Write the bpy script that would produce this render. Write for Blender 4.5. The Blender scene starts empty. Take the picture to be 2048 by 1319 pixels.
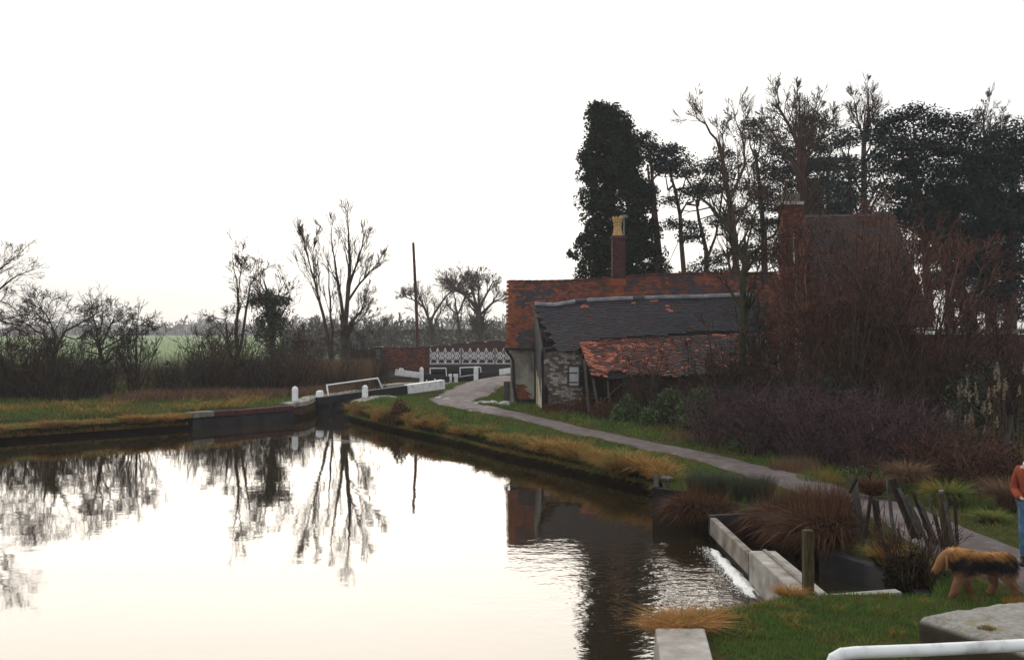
import bpy, math, random
import numpy as np
from mathutils import Vector, Matrix, noise as mnoise

random.seed(7); np.random.seed(7)
S = bpy.context.scene
C = S.collection
F, CX, CY, EYE = 2000.0, 1024.0, 659.5, 3.8

# ------------------------------------------------------------------ camera, sky, sun, exposure
cam_d = bpy.data.cameras.new('camera'); cam = bpy.data.objects.new('camera', cam_d); C.objects.link(cam)
cam.location = (0, 0, EYE); cam.rotation_euler = (math.radians(90), 0, 0)
cam_d.sensor_width = 36; cam_d.lens = 36 * F / 2048; cam_d.clip_start = 0.1; cam_d.clip_end = 12000
S.camera = cam
S.render.engine = 'CYCLES'
S.cycles.max_bounces = 6; S.cycles.diffuse_bounces = 2; S.cycles.glossy_bounces = 3
S.cycles.transmission_bounces = 3; S.cycles.transparent_max_bounces = 8; S.cycles.volume_bounces = 0
S.cycles.caustics_reflective = False; S.cycles.caustics_refractive = False
S.cycles.use_denoising = True
SUN_AZ, SUN_EL = -9.0, 9.0        # degrees: a little left of the view, low behind thin cloud
world = bpy.data.worlds.new('World'); S.world = world; world.use_nodes = True
nt = world.node_tree; nt.nodes.clear()
sky = nt.nodes.new('ShaderNodeTexSky'); sky.sky_type = 'NISHITA'; sky.sun_disc = False
sky.sun_elevation = math.radians(SUN_EL); sky.sun_rotation = math.radians(SUN_AZ)
sky.air_density = 1.0; sky.dust_density = 3.0; sky.ozone_density = 1.0; sky.altitude = 50
hs = nt.nodes.new('ShaderNodeHueSaturation'); hs.inputs['Saturation'].default_value = 0.85
gm = nt.nodes.new('ShaderNodeGamma'); gm.inputs[1].default_value = 0.15      # thin high cloud evens the sky out
bg = nt.nodes.new('ShaderNodeBackground'); bg.inputs['Strength'].default_value = 0.15
wo = nt.nodes.new('ShaderNodeOutputWorld')
nt.links.new(sky.outputs[0], hs.inputs['Color']); nt.links.new(hs.outputs[0], gm.inputs[0]); nt.links.new(gm.outputs[0], bg.inputs[0]); nt.links.new(bg.outputs[0], wo.inputs[0])
sun_d = bpy.data.lights.new('sun', 'SUN'); sun_d.energy = 0.6; sun_d.angle = math.radians(100); sun_d.color = (1.0, 0.88, 0.74)
sun = bpy.data.objects.new('sun', sun_d); C.objects.link(sun)
_a, _e = math.radians(SUN_AZ), math.radians(SUN_EL)
_dir = Vector((math.sin(_a) * math.cos(_e), math.cos(_a) * math.cos(_e), math.sin(_e)))
sun.rotation_euler = _dir.to_track_quat('Z', 'Y').to_euler()
S.view_settings.view_transform = 'Standard'; S.view_settings.look = 'None'
S.view_settings.gamma = 1.0; S.view_settings.use_curve_mapping = False
S.view_settings.exposure = 2.52

# ------------------------------------------------------------------ helpers
def at(px, py, Y): return ((px - CX) * Y / F, Y, EYE - (py - CY) * Y / F)
def X(px, Y): return (px - CX) * Y / F
def Zp(py, Y): return EYE - (py - CY) * Y / F
def A(*v): return np.array(v, dtype=float)

def nodes_of(name, rough=0.9, spec=0.2):
    m = bpy.data.materials.new(name); m.use_nodes = True
    t = m.node_tree; b = t.nodes['Principled BSDF']
    b.inputs['Roughness'].default_value = rough; b.inputs['Specular IOR Level'].default_value = spec
    return m, t, b

def ramp(t, fac, cols):
    r = t.nodes.new('ShaderNodeValToRGB'); e = r.color_ramp.elements
    n = len(cols)
    for i, c in enumerate(cols):
        pos, col = c if isinstance(c[1], (tuple, list)) else (i / (n - 1), c)
        el = e[i] if i < 2 else e.new(pos)
        el.position = pos; el.color = (*col, 1)
    t.links.new(fac, r.inputs[0]); return r.outputs[0]

def noise(t, scale, detail=4, rough=0.55, stretch=None, coord='pos'):
    n = t.nodes.new('ShaderNodeTexNoise'); n.inputs['Scale'].default_value = scale
    n.inputs['Detail'].default_value = detail; n.inputs['Roughness'].default_value = rough
    if coord == 'pos':
        g = t.nodes.new('ShaderNodeNewGeometry'); src = g.outputs['Position']
    else:
        g = t.nodes.new('ShaderNodeTexCoord'); src = g.outputs['Object']
    if stretch:
        mp = t.nodes.new('ShaderNodeMapping'); mp.inputs['Scale'].default_value = stretch
        t.links.new(src, mp.inputs[0]); src = mp.outputs[0]
    t.links.new(src, n.inputs['Vector']); return n.outputs['Fac']

def mixc(t, fac, a, b, mode='MIX'):
    m = t.nodes.new('ShaderNodeMix'); m.data_type = 'RGBA'; m.blend_type = mode
    for s, v in ((m.inputs[0], fac), (m.inputs[6], a), (m.inputs[7], b)):
        if hasattr(v, 'is_linked'): t.links.new(v, s)
        elif isinstance(v, (int, float)): s.default_value = v
        else: s.default_value = (*v, 1)
    return m.outputs[2]

def bump(t, b, h, strength=0.4, dist=0.02):
    n = t.nodes.new('ShaderNodeBump'); n.inputs['Strength'].default_value = strength; n.inputs['Distance'].default_value = dist
    t.links.new(h, n.inputs['Height']); t.links.new(n.outputs[0], b.inputs['Normal'])

def mat_noise(name, cols, scale=3, rough=0.9, bs=0.3, bscale=None, bd=0.01, stretch=None, detail=5, spec=0.2, coord='pos', metal=0):
    m, t, b = nodes_of(name, rough, spec)
    f = noise(t, scale, detail, 0.6, stretch, coord)
    cr = ramp(t, f, [(0.28 + 0.44 * i / (len(cols) - 1), c) for i, c in enumerate(cols)])
    t.links.new(cr, b.inputs['Base Color']); b.inputs['Metallic'].default_value = metal
    if bs:
        bump(t, b, noise(t, bscale or scale * 4, 5, 0.65, stretch, coord), bs, bd)
    return m

def mat_island(name, cols, patch=None, pscale=0.6, pw=0.6, rough=0.85, sheen=0.0, trans=0.0, spec=0.2):
    """each separate blade, leaf or twig takes its own tint; patch: tints that change slowly over the ground"""
    m, t, b = nodes_of(name, rough, spec)
    g = t.nodes.new('ShaderNodeNewGeometry')
    c = ramp(t, g.outputs['Random Per Island'], cols)
    if patch:
        f = noise(t, pscale, 3, 0.6)
        pc = ramp(t, f, [(0.34 + 0.32 * i / (len(patch) - 1), q) for i, q in enumerate(patch)])
        c = mixc(t, pw, c, pc)
    t.links.new(c, b.inputs['Base Color'])
    if trans:
        tr = t.nodes.new('ShaderNodeBsdfTranslucent'); t.links.new(c, tr.inputs[0])
        mx = t.nodes.new('ShaderNodeMixShader'); mx.inputs[0].default_value = trans
        o = t.nodes['Material Output']
        t.links.new(b.outputs[0], mx.inputs[1]); t.links.new(tr.outputs[0], mx.inputs[2]); t.links.new(mx.outputs[0], o.inputs[0])
    return m

ROOT = {}
def mesh(name, V, faces, mats, midx=None, smooth=False):
    """V (n,3); faces: list of (k,3) or (k,4) index arrays"""
    me = bpy.data.meshes.new(name)
    V = np.asarray(V, dtype=np.float32)
    faces = [f for f in faces if len(f)]
    me.vertices.add(len(V)); me.vertices.foreach_set('co', V.ravel())
    loops = np.concatenate([np.asarray(f, dtype=np.int32).ravel() for f in faces])
    sizes = np.concatenate([np.full(len(f), np.asarray(f).shape[1], dtype=np.int32) for f in faces])
    starts = np.concatenate([[0], np.cumsum(sizes)[:-1]]).astype(np.int32)
    me.loops.add(len(loops)); me.loops.foreach_set('vertex_index', loops)
    me.polygons.add(len(sizes)); me.polygons.foreach_set('loop_start', starts)
    me.polygons.foreach_set('use_smooth', np.full(len(sizes), bool(smooth)))
    for m in (mats if isinstance(mats, (list, tuple)) else [mats]): me.materials.append(m)
    if midx is not None: me.polygons.foreach_set('material_index', np.asarray(midx, dtype=np.int32))
    me.update(calc_edges=True); me.validate()
    return me

def link(name, data, parent=None, **props):
    o = bpy.data.objects.new(name, data); C.objects.link(o)
    if parent is not None: o.parent = parent
    for k, v in props.items():
        if v: o[k] = v
    return o

def thing(name, label, cat, loc, group=None):
    e = link(name, None, None, label=label, category=cat, group=group)
    e.location = loc; e.empty_display_size = 0.3; ROOT[e.name] = np.array(loc, dtype=float); return e

def rootof(o):
    while o.parent is not None: o = o.parent
    return ROOT.get(o.name, np.zeros(3))

def part(name, V, faces, m, parent, kind=None, label=None, smooth=False, midx=None):
    V = np.asarray(V, dtype=float) - rootof(parent)
    return link(name, mesh(name, V, faces, m, midx, smooth), parent, kind=kind, label=label)

def solo(name, V, faces, m, label=None, cat=None, group=None, kind=None, smooth=False, midx=None):
    V = np.asarray(V, dtype=float)
    if cat:
        c = np.array([V[:, 0].mean(), V[:, 1].mean(), V[:, 2].min()])
    else: c = np.zeros(3)
    o = link(name, mesh(name, V - c, faces, m, midx, smooth), None, label=label, category=cat, group=group, kind=kind)
    o.location = c; return o

class Geo:
    def __init__(s): s.V = []; s.Q = []; s.T = []; s.n = 0
    def add(s, V, Q=None, T=None):
        V = np.asarray(V, dtype=float)
        if Q is not None and len(Q): s.Q.append(np.asarray(Q) + s.n)
        if T is not None and len(T): s.T.append(np.asarray(T) + s.n)
        s.V.append(V); s.n += len(V); return s
    def out(s):
        V = np.concatenate(s.V)
        f = []
        if s.Q: f.append(np.concatenate(s.Q))
        if s.T: f.append(np.concatenate(s.T))
        return V, f

BQ = np.array([[0, 1, 3, 2], [4, 6, 7, 5], [0, 4, 5, 1], [2, 3, 7, 6], [0, 2, 6, 4], [1, 5, 7, 3]])
BC = np.array([[x, y, z] for x in (-1, 1) for y in (-1, 1) for z in (-1, 1)], dtype=float)
def box(c, h, R=None, jit=0, rng=np.random):
    v = BC * np.asarray(h, dtype=float)
    if jit: v = v + rng.uniform(-jit, jit, v.shape)
    if R is not None: v = v @ np.asarray(R).T
    return v + np.asarray(c, dtype=float), BQ
def boxes(cs, hs, Rs):
    """many boxes: centres (n,3), half sizes (n,3), rotation rows (n,3,3) whose rows are the axes"""
    n = len(cs)
    v = BC[None] * np.asarray(hs)[:, None, :]
    v = np.einsum('nkj,njl->nkl', v, np.asarray(Rs)) + np.asarray(cs)[:, None, :]
    q = BQ[None] + (np.arange(n) * 8)[:, None, None]
    return v.reshape(-1, 3), q.reshape(-1, 4)
def rotz(a):
    c, s = math.cos(a), math.sin(a); return np.array([[c, -s, 0], [s, c, 0], [0, 0, 1]])
def beam(p0, p1, w, h, up=(0, 0, 1)):
    """bar from p0 to p1, w across, h along 'up'"""
    p0, p1 = A(*p0), A(*p1); d = p1 - p0; L = np.linalg.norm(d); d /= L
    u = A(*up); s = np.cross(d, u); s /= np.linalg.norm(s); u = np.cross(s, d)
    R = np.stack([d, s, u], 1)
    v = (BC * A(L / 2, w / 2, h / 2)) @ R.T + (p0 + p1) / 2
    return v, BQ
def bevel_mesh(o, w=0.01, seg=2):
    m = o.modifiers.new('soft edges', 'BEVEL'); m.width = w; m.segments = seg; m.limit_method = 'ANGLE'; m.angle_limit = math.radians(35); return o

def tubes(segs, k=None, rmin=0.0, cut=0.045):
    """segs (n,8): p0 p1 r0 r1 -> V,Q ; thick ones get more sides"""
    segs = np.asarray(segs, dtype=float).reshape(-1, 8)
    g = Geo()
    for lo, hi, kk in ((-1, cut, 3), (cut, 1e9, 7)):
        s = segs[(segs[:, 6] > lo) & (segs[:, 6] <= hi)]
        if not len(s): continue
        kk = k or kk
        p0, p1 = s[:, :3], s[:, 3:6]; d = p1 - p0; L = np.linalg.norm(d, axis=1, keepdims=True) + 1e-9; d = d / L
        ref = np.where(np.abs(d[:, 2:3]) < 0.9, A(0, 0, 1.0), A(1.0, 0, 0))
        u = np.cross(d, ref); u /= np.linalg.norm(u, axis=1, keepdims=True) + 1e-9; w = np.cross(d, u)
        a = np.arange(kk) * 2 * math.pi / kk
        ring = u[:, None, :] * np.cos(a)[None, :, None] + w[:, None, :] * np.sin(a)[None, :, None]
        r0 = np.maximum(s[:, 6], rmin)[:, None, None]; r1 = np.maximum(s[:, 7], rmin * 0.7)[:, None, None]
        e = d[:, None, :] * (s[:, 6][:, None, None] * 0.35)
        V = np.concatenate([p0[:, None, :] + ring * r0 - e, p1[:, None, :] + ring * r1 + e], axis=1)
        b = (np.arange(len(s)) * 2 * kk)[:, None]
        j = np.arange(kk); j2 = (j + 1) % kk
        Q = np.stack([b + j, b + j2, b + kk + j2, b + kk + j], axis=2).reshape(-1, 4)
        g.add(V.reshape(-1, 3), Q)
    return g.out()

def blades(P, H, W, lean, droop=0.0, nseg=2, rng=np.random, dirs=None):
    """grass blades at P (n,3): height H, width W, outward lean, droop; returns V, T"""
    n = len(P); P = np.asarray(P, dtype=float)
    a = rng.uniform(0, 2 * math.pi, n) if dirs is None else dirs
    H = np.broadcast_to(H, n); W = np.broadcast_to(W, n); lean = np.broadcast_to(lean, n); droop = np.broadcast_to(droop, n)
    out = np.stack([np.cos(a), np.sin(a), np.zeros(n)], 1)
    b = rng.uniform(0, 2 * math.pi, n); side = np.stack([np.cos(b), np.sin(b), np.zeros(n)], 1)
    rows = []
    for i in range(nseg + 1):
        t = i / nseg
        p = P + out * (lean * H * (t ** 1.4))[:, None]
        p[:, 2] += H * t - droop * H * t * t
        if i < nseg:
            w = (W * (1 - 0.55 * t))[:, None] * 0.5
            rows += [p - side * w, p + side * w]
        else: rows.append(p)
    k = 2 * nseg + 1
    V = np.stack(rows, 1).reshape(-1, 3)
    base = (np.arange(n) * k)[:, None]; T = []
    for i in range(nseg - 1):
        q = 2 * i
        T += [base + np.array([[q, q + 1, q + 3]]), base + np.array([[q, q + 3, q + 2]])]
    q = 2 * (nseg - 1); T.append(base + np.array([[q, q + 1, q + 2]]))
    return V, np.concatenate(T)

def leaves(P, size, rng=np.random, flat=0.0, nrm=None):
    """random little four-cornered leaves round the points P"""
    n = len(P); u = rng.normal(size=(n, 3)); 
    if flat: u[:, 2] *= (1 - flat)
    u /= np.linalg.norm(u, axis=1, keepdims=True)
    w = rng.normal(size=(n, 3))
    if flat: w[:, 2] *= (1 - flat)
    w -= (w * u).sum(1, keepdims=True) * u; w /= np.linalg.norm(w, axis=1, keepdims=True)
    s = np.broadcast_to(size, n)[:, None] * rng.uniform(0.6, 1.4, (n, 1))
    V = np.stack([P - u * s, P + w * s * 0.5, P + u * s, P - w * s * 0.5], 1).reshape(-1, 3)
    return V, (np.arange(n) * 4)[:, None] + np.array([[0, 1, 2, 3]])

# ------------------------------------------------------------------ lie of the land
WATER = A2 = np.array([(1.38, -6), (1.42, 9), (1.52, 11.25), (2.0, 11.6), (2.6, 11.85), (3.5, 12.45), (5.25, 12.6), (5.55, 13.6), (5.35, 14.6), (4.95, 15.7), (5.0, 18.4), (3.75, 18.5), (3.45, 19.6),
    (2.98, 20.5), (3.3, 22.0), (3.28, 23.5), (2.2, 25.3), (1.1, 27.6), (-.3, 29.9), (-1.4, 32.3), (-2.5, 34.4), (-4.1, 37), (-5.9, 40.4), (-7.05, 42.8), (-6.9, 45.3),
    (-2.3, 68.0), (-1.9, 70), (-4.2, 70.4), (-4.4, 68.2), (-8.75, 45.6), (-8.75, 43.1), (-9.3, 42.1), (-12.6, 38.3), (-17.4, 33.7), (-22, 29.5), (-32, 21), (-42, 8), (-44, -6)])
def sdist(P, poly):
    """signed distance to polygon, positive inside"""
    d = np.full(len(P), 1e9); inside = np.zeros(len(P), bool); n = len(poly)
    for i in range(n):
        a, b = poly[i], poly[(i + 1) % n]; e = b - a; w = P - a
        t = np.clip((w @ e) / (e @ e), 0, 1); q = w - t[:, None] * e
        d = np.minimum(d, np.hypot(q[:, 0], q[:, 1]))
        c = (a[1] > P[:, 1]) != (b[1] > P[:, 1])
        xi = a[0] + (P[:, 1] - a[1]) * (b[0] - a[0]) / (b[1] - a[1] + 1e-12)
        inside ^= c & (P[:, 0] < xi)
    return np.where(inside, d, -d)
def vn(x, y, s, seed=0):
    """cheap smooth value noise, -1..1"""
    x = np.asarray(x) * s; y = np.asarray(y) * s
    xi = np.floor(x).astype(np.int64); yi = np.floor(y).astype(np.int64); fx = x - xi; fy = y - yi
    fx = fx * fx * (3 - 2 * fx); fy = fy * fy * (3 - 2 * fy)
    def h(i, j):
        k = (i * 374761393 + j * 668265263 + seed * 974634777) & 0x7fffffff
        k = ((k ^ (k >> 13)) * 1274126177) & 0x7fffffff
        return (k % 10007) / 5003.5 - 1
    return (h(xi, yi) * (1 - fx) + h(xi + 1, yi) * fx) * (1 - fy) + (h(xi, yi + 1) * (1 - fx) + h(xi + 1, yi + 1) * fx) * fy
def sm(x, a, b):
    t = np.clip((x - a) / (b - a), 0, 1); return t * t * (3 - 2 * t)
def upland(x, y):
    x = np.asarray(x, float); y = np.asarray(y, float)
    z = 0.5 + 0.16 * sm(y, 30, 38) + 0.3 * sm(x, 7, 14) * sm(y, 15, 26)
    z = z - 0.42 * sm(y, 56, 68) - 0.1 * sm(y, 70, 90)
    z = z + 0.12 * sm(11 - y, 0, 3) + 0.12 * sm(-x, 9, 20) * (y < 60)
    z = z + 0.5 * sm(x, -4, 0) * sm(y, 47, 52) * (1 - sm(y, 58, 66))
    z = z + 0.04 * vn(x, y, 0.5, 3) + 0.02 * vn(x, y, 1.7, 5)
    z = z + 9 * sm(np.hypot(x, y), 700, 2200)
    return z
def wetness(x, y):
    P = np.stack([np.ravel(x), np.ravel(y)], 1)
    return sdist(P, WATER)
def land(x, y):
    x = np.asarray(x, float).ravel(); y = np.asarray(y, float).ravel()
    d = wetness(x, y)
    natural = (y > 21) & (y < 43)
    d2 = d + np.where(natural, 0.10 * vn(x, y, 1.3, 11), 0)
    w = np.where(natural, 0.30, 0.12)
    u = upland(x, y)
    k = sm(d2, -w, w * 0.5)
    return u * (1 - k) - 0.9 * k

def axis(lo, hi, step, far_lo, far_hi, g=1.18):
    a = list(np.arange(lo, hi, step)); s = step; v = a[-1]
    while v < far_hi: s *= g; v += s; a.append(v)
    s = step; v = lo; b = []
    while v > far_lo: s *= g; v -= s; b.append(v)
    return np.array(b[::-1] + a)
gx = axis(-20, 9, 0.19, -2600, 2600); gy = axis(8, 46, 0.19, -60, 3200)
GX, GY = np.meshgrid(gx, gy)
gz = land(GX, GY)
nx, ny = len(gx), len(gy)
ii = (np.arange(ny - 1)[:, None] * nx + np.arange(nx - 1)[None, :]).ravel()
M = {}
def ground_mat():
    m, t, b = nodes_of('ground_soil_and_turf', 1.0, 0.0)
    f = noise(t, 0.55, 5, 0.65); f2 = noise(t, 9, 5, 0.7)
    c = ramp(t, f, [(0.36, (0.03, 0.055, 0.014)), (0.5, (0.05, 0.06, 0.018)), (0.62, (0.10, 0.07, 0.028))])
    c = mixc(t, 0.55, c, ramp(t, f2, [(0.3, (0.012, 0.012, 0.006)), (0.7, (0.09, 0.08, 0.035))]))
    g = t.nodes.new('ShaderNodeNewGeometry'); sp = t.nodes.new('ShaderNodeSeparateXYZ'); t.links.new(g.outputs['Position'], sp.inputs[0])
    mr = t.nodes.new('ShaderNodeMapRange'); mr.inputs[1].default_value = 0.16; mr.inputs[2].default_value = 0.42; t.links.new(sp.outputs['Z'], mr.inputs[0])
    far = t.nodes.new('ShaderNodeMapRange'); far.inputs[1].default_value = 90; far.inputs[2].default_value = 170; t.links.new(sp.outputs['Y'], far.inputs[0])
    mx = t.nodes.new('ShaderNodeMath'); mx.operation = 'MAXIMUM'; t.links.new(mr.outputs[0], mx.inputs[0]); t.links.new(far.outputs[0], mx.inputs[1])
    c = mixc(t, mx.outputs[0], (0.018, 0.012, 0.007), c)          # wet earth just above the waterline
    fld = ramp(t, noise(t, 0.02, 3), [(0.4, (0.20, 0.27, 0.13)), (0.6, (0.25, 0.31, 0.17))])  # distant field made paler: part of the haze is put into its colour
    c = mixc(t, far.outputs[0], c, fld)
    t.links.new(c, b.inputs['Base Color']); bump(t, b, f2, 0.6, 0.05)
    return m
M['ground'] = ground_mat()
gr = solo('ground', np.stack([GX.ravel(), GY.ravel(), gz], 1), [np.stack([ii, ii + 1, ii + nx + 1, ii + nx], 1)], M['ground'], kind='structure', smooth=True)

# water
def water_mat():
    m, t, b = nodes_of('canal_water', 0.02, 0.5)
    b.inputs['Base Color'].default_value = (0.022, 0.016, 0.008, 1); b.inputs['IOR'].default_value = 1.5
    b.inputs['Roughness'].default_value = 0.03
    g = t.nodes.new('ShaderNodeNewGeometry')
    n1 = noise(t, 2.2, 3, 0.5, (0.8, 1.0, 1)); n2 = noise(t, 0.7, 2, 0.5)
    n3 = noise(t, 9, 2, 0.5, (0.7, 1, 1))
    # ripples spreading from the spill under the weir
    d = t.nodes.new('ShaderNodeVectorMath'); d.operation = 'DISTANCE'; d.inputs[1].default_value = (3.2, 15.2, 0)
    t.links.new(g.outputs['Position'], d.inputs[0])
    near = t.nodes.new('ShaderNodeMapRange'); near.inputs[1].default_value = 4.6; near.inputs[2].default_value = 0.5; near.inputs[3].default_value = 0.0; near.inputs[4].default_value = 1.0
    t.links.new(d.outputs['Value'], near.inputs[0])
    def mul(a, k):
        q = t.nodes.new('ShaderNodeMath'); q.operation = 'MULTIPLY'
        t.links.new(a, q.inputs[0])
        if hasattr(k, 'is_linked'): t.links.new(k, q.inputs[1])
        else: q.inputs[1].default_value = k
        return q.outputs[0]
    def add(a, c):
        q = t.nodes.new('ShaderNodeMath'); q.operation = 'ADD'; t.links.new(a, q.inputs[0]); t.links.new(c, q.inputs[1]); return q.outputs[0]
    nn = add(mul(n1, 0.0017), mul(n2, 0.0026))
    nn = add(nn, mul(mul(n3, near.outputs[0]), 0.007))
    nn = add(nn, mul(mul(n1, near.outputs[0]), 0.016))
    bp = t.nodes.new('ShaderNodeBump'); bp.inputs['Strength'].default_value = 1.0; bp.inputs['Distance'].default_value = 1.0
    t.links.new(nn, bp.inputs['Height']); t.links.new(bp.outputs[0], b.inputs['Normal'])
    gl = t.nodes.new('ShaderNodeBsdfGlossy'); gl.inputs['Roughness'].default_value = 0.03; gl.inputs['Color'].default_value = (.95, .93, .90, 1)
    t.links.new(bp.outputs[0], gl.inputs['Normal']); ms = t.nodes.new('ShaderNodeMixShader'); ms.inputs[0].default_value = .15
    t.links.new(b.outputs[0], ms.inputs[1]); t.links.new(gl.outputs[0], ms.inputs[2]); t.links.new(ms.outputs[0], t.nodes['Material Output'].inputs[0])
    return m
M['water'] = water_mat()
solo('canal_water', [(-60, -30, 0), (12, -30, 0), (12, 71, 0), (-60, 71, 0)], [np.array([[0, 1, 2, 3]])], M['water'], kind='structure')

# ------------------------------------------------------------------ materials
def brickish(name, cols, mortar=(0.16, 0.14, 0.12), bs=0.5):
    return mat_noise(name, cols, 6, 0.92, bs, 30, 0.006)
M['white'] = mat_noise('white_gloss_paint', [(0.42, 0.41, 0.38), (0.76, 0.77, 0.77), (0.82, 0.83, 0.83), (0.87, 0.87, 0.86)], 5, 0.5, 0.3, 24, 0.005, spec=0.4)
M['black'] = mat_noise('black_tarred_timber', [(0.010, 0.010, 0.013), (0.03, 0.03, 0.035)], 3, 0.6, 0.4, 14, 0.01)
M['concrete'] = mat_noise('stained_concrete', [(0.035, 0.03, 0.022), (0.17, 0.145, 0.115), (0.24, 0.22, 0.19), (0.34, 0.31, 0.27)], 2.6, 0.9, 0.8, 26, 0.010, detail=7)
M['pale_concrete'] = mat_noise('pale_concrete', [(0.10, 0.085, 0.07), (0.27, 0.245, 0.22), (0.36, 0.335, 0.305), (0.48, 0.455, 0.42)], 2.8, 0.88, 0.8, 30, 0.010, detail=7)
M['dark_concrete'] = mat_noise('wet_dark_concrete', [(0.010, 0.010, 0.012), (0.026, 0.024, 0.026), (0.055, 0.050, 0.048)], 1.5, 0.6, 0.5, 18, 0.01, detail=7)
def stone_mat():
    m, t, b = nodes_of('weathered_coping_stone', 0.93, 0.2)
    f = noise(t, 3.0, 7, 0.65, coord='obj'); f2 = noise(t, 22, 6, 0.7, coord='obj'); f3 = noise(t, 7, 3, 0.5, coord='obj')
    c = ramp(t, f, [(0.3, (0.17, 0.16, 0.14)), (0.5, (0.27, 0.255, 0.23)), (0.68, (0.36, 0.34, 0.31))])
    c = mixc(t, 0.4, c, ramp(t, f2, [(0.35, (0.09, 0.085, 0.08)), (0.6, (0.38, 0.37, 0.34))]))
    c = mixc(t, ramp(t, f3, [(0.58, (0, 0, 0)), (0.66, (0.6, 0.6, 0.6))]), c, (0.20, 0.17, 0.05))
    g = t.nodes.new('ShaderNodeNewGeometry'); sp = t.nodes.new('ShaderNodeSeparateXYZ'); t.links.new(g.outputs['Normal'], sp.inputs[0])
    c = mixc(t, ramp(t, sp.outputs['Z'], [(0.3, (1, 1, 1)), (0.75, (0, 0, 0))]), c, (0.045, 0.036, 0.026))   # upright faces darker than the top
    t.links.new(c, b.inputs['Base Color']); bump(t, b, f2, 0.9, 0.02); return m
M['stone'] = stone_mat()
M['old_wood'] = mat_noise('weathered_grey_wood', [(0.03, 0.026, 0.022), (0.08, 0.072, 0.063), (0.14, 0.13, 0.115)], 3, 0.9, 0.6, 10, 0.008, stretch=(9, 9, 1), coord='obj')
M['green_wood'] = mat_noise('algae_stained_wood', [(0.016, 0.011, 0.007), (0.06, 0.042, 0.018), (0.09, 0.09, 0.045)], 4, 0.9, 0.6, 12, 0.008, stretch=(8, 8, 1), coord='obj')
M['dark_wood'] = mat_noise('dark_damp_wood', [(0.012, 0.009, 0.008), (0.04, 0.03, 0.025)], 4, 0.85, 0.5, 12, 0.008, stretch=(6, 6, 1), coord='obj')
M['iron'] = mat_noise('black_cast_iron', [(0.008, 0.008, 0.01), (0.025, 0.022, 0.022)], 8, 0.5, 0.2, 20, 0.003, spec=0.4)
M['red_brick'] = brickish('red_brick', [(0.10, 0.028, 0.018), (0.19, 0.052, 0.03), (0.27, 0.085, 0.045)])
M['dark_brick'] = brickish('sooty_brick', [(0.03, 0.014, 0.014), (0.075, 0.032, 0.03), (0.12, 0.045, 0.035)])
M['orange_brick'] = brickish('orange_brick', [(0.20, 0.055, 0.022), (0.30, 0.085, 0.03)])
M['purple_brick'] = brickish('burnt_brick', [(0.05, 0.02, 0.022), (0.10, 0.04, 0.038)])
M['mortar'] = mat_noise('lime_mortar', [(0.10, 0.085, 0.07), (0.17, 0.15, 0.125)], 8, 0.95, 0.4, 30, 0.004)
M['wash_brick'] = brickish('flaking_limewashed_brick', [(0.13, 0.10, 0.088), (0.32, 0.29, 0.26), (0.50, 0.48, 0.45)], bs=0.7)
M['wash_brick_b'] = brickish('bare_patched_limewashed_brick', [(0.07, 0.045, 0.038), (0.13, 0.10, 0.085), (0.26, 0.235, 0.21)], bs=0.7)
M['cream'] = mat_noise('cream_limewash', [(0.30, 0.25, 0.17), (0.50, 0.44, 0.31), (0.60, 0.54, 0.40)], 3.5, 0.9, 0.4, 20, 0.01, detail=7)
def render_mat():
    m, t, b = nodes_of('stained_lime_render', 0.93, 0.15)
    f = noise(t, 1.3, 6, 0.6, (1, 1, 0.6)); f2 = noise(t, 14, 5, 0.7)
    c = ramp(t, f, [(0.32, (0.10, 0.088, 0.08)), (0.42, (0.28, 0.25, 0.215)), (0.54, (0.44, 0.40, 0.34)), (0.72, (0.36, 0.32, 0.26))])
    c = mixc(t, 0.25, c, ramp(t, f2, [(0.3, (0.07, 0.06, 0.055)), (0.7, (0.40, 0.37, 0.31))]))
    t.links.new(c, b.inputs['Base Color']); bump(t, b, f2, 0.5, 0.01); return m
M['render'] = render_mat()
M['ochre'] = mat_noise('buff_terracotta', [(0.30, 0.17, 0.055), (0.46, 0.29, 0.11), (0.52, 0.35, 0.15)], 8, 0.75, 0.25, 24, 0.004)
M['pot_red'] = mat_noise('red_terracotta', [(0.22, 0.06, 0.04), (0.34, 0.11, 0.07)], 8, 0.8, 0.2, 24, 0.004)
M['zinc'] = mat_noise('dull_zinc', [(0.10, 0.12, 0.14), (0.22, 0.25, 0.28)], 6, 0.5, 0.2, 24, 0.003, metal=0.6)
M['shutter'] = mat_noise('pale_grey_green_paint', [(0.40, 0.44, 0.45), (0.56, 0.60, 0.60)], 5, 0.7, 0.3, 20, 0.004)
M['rust'] = mat_noise('rusty_iron', [(0.06, 0.02, 0.012), (0.16, 0.06, 0.03)], 12, 0.9, 0.3, 30, 0.003)
M['gloom'] = mat_noise('dark_boards_and_shade', [(0.006, 0.005, 0.005), (0.02, 0.016, 0.014)], 4, 0.95, 0.3, 12, 0.01)  # near-black: dark timber, plus shade put into the bay and under the eaves
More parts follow.
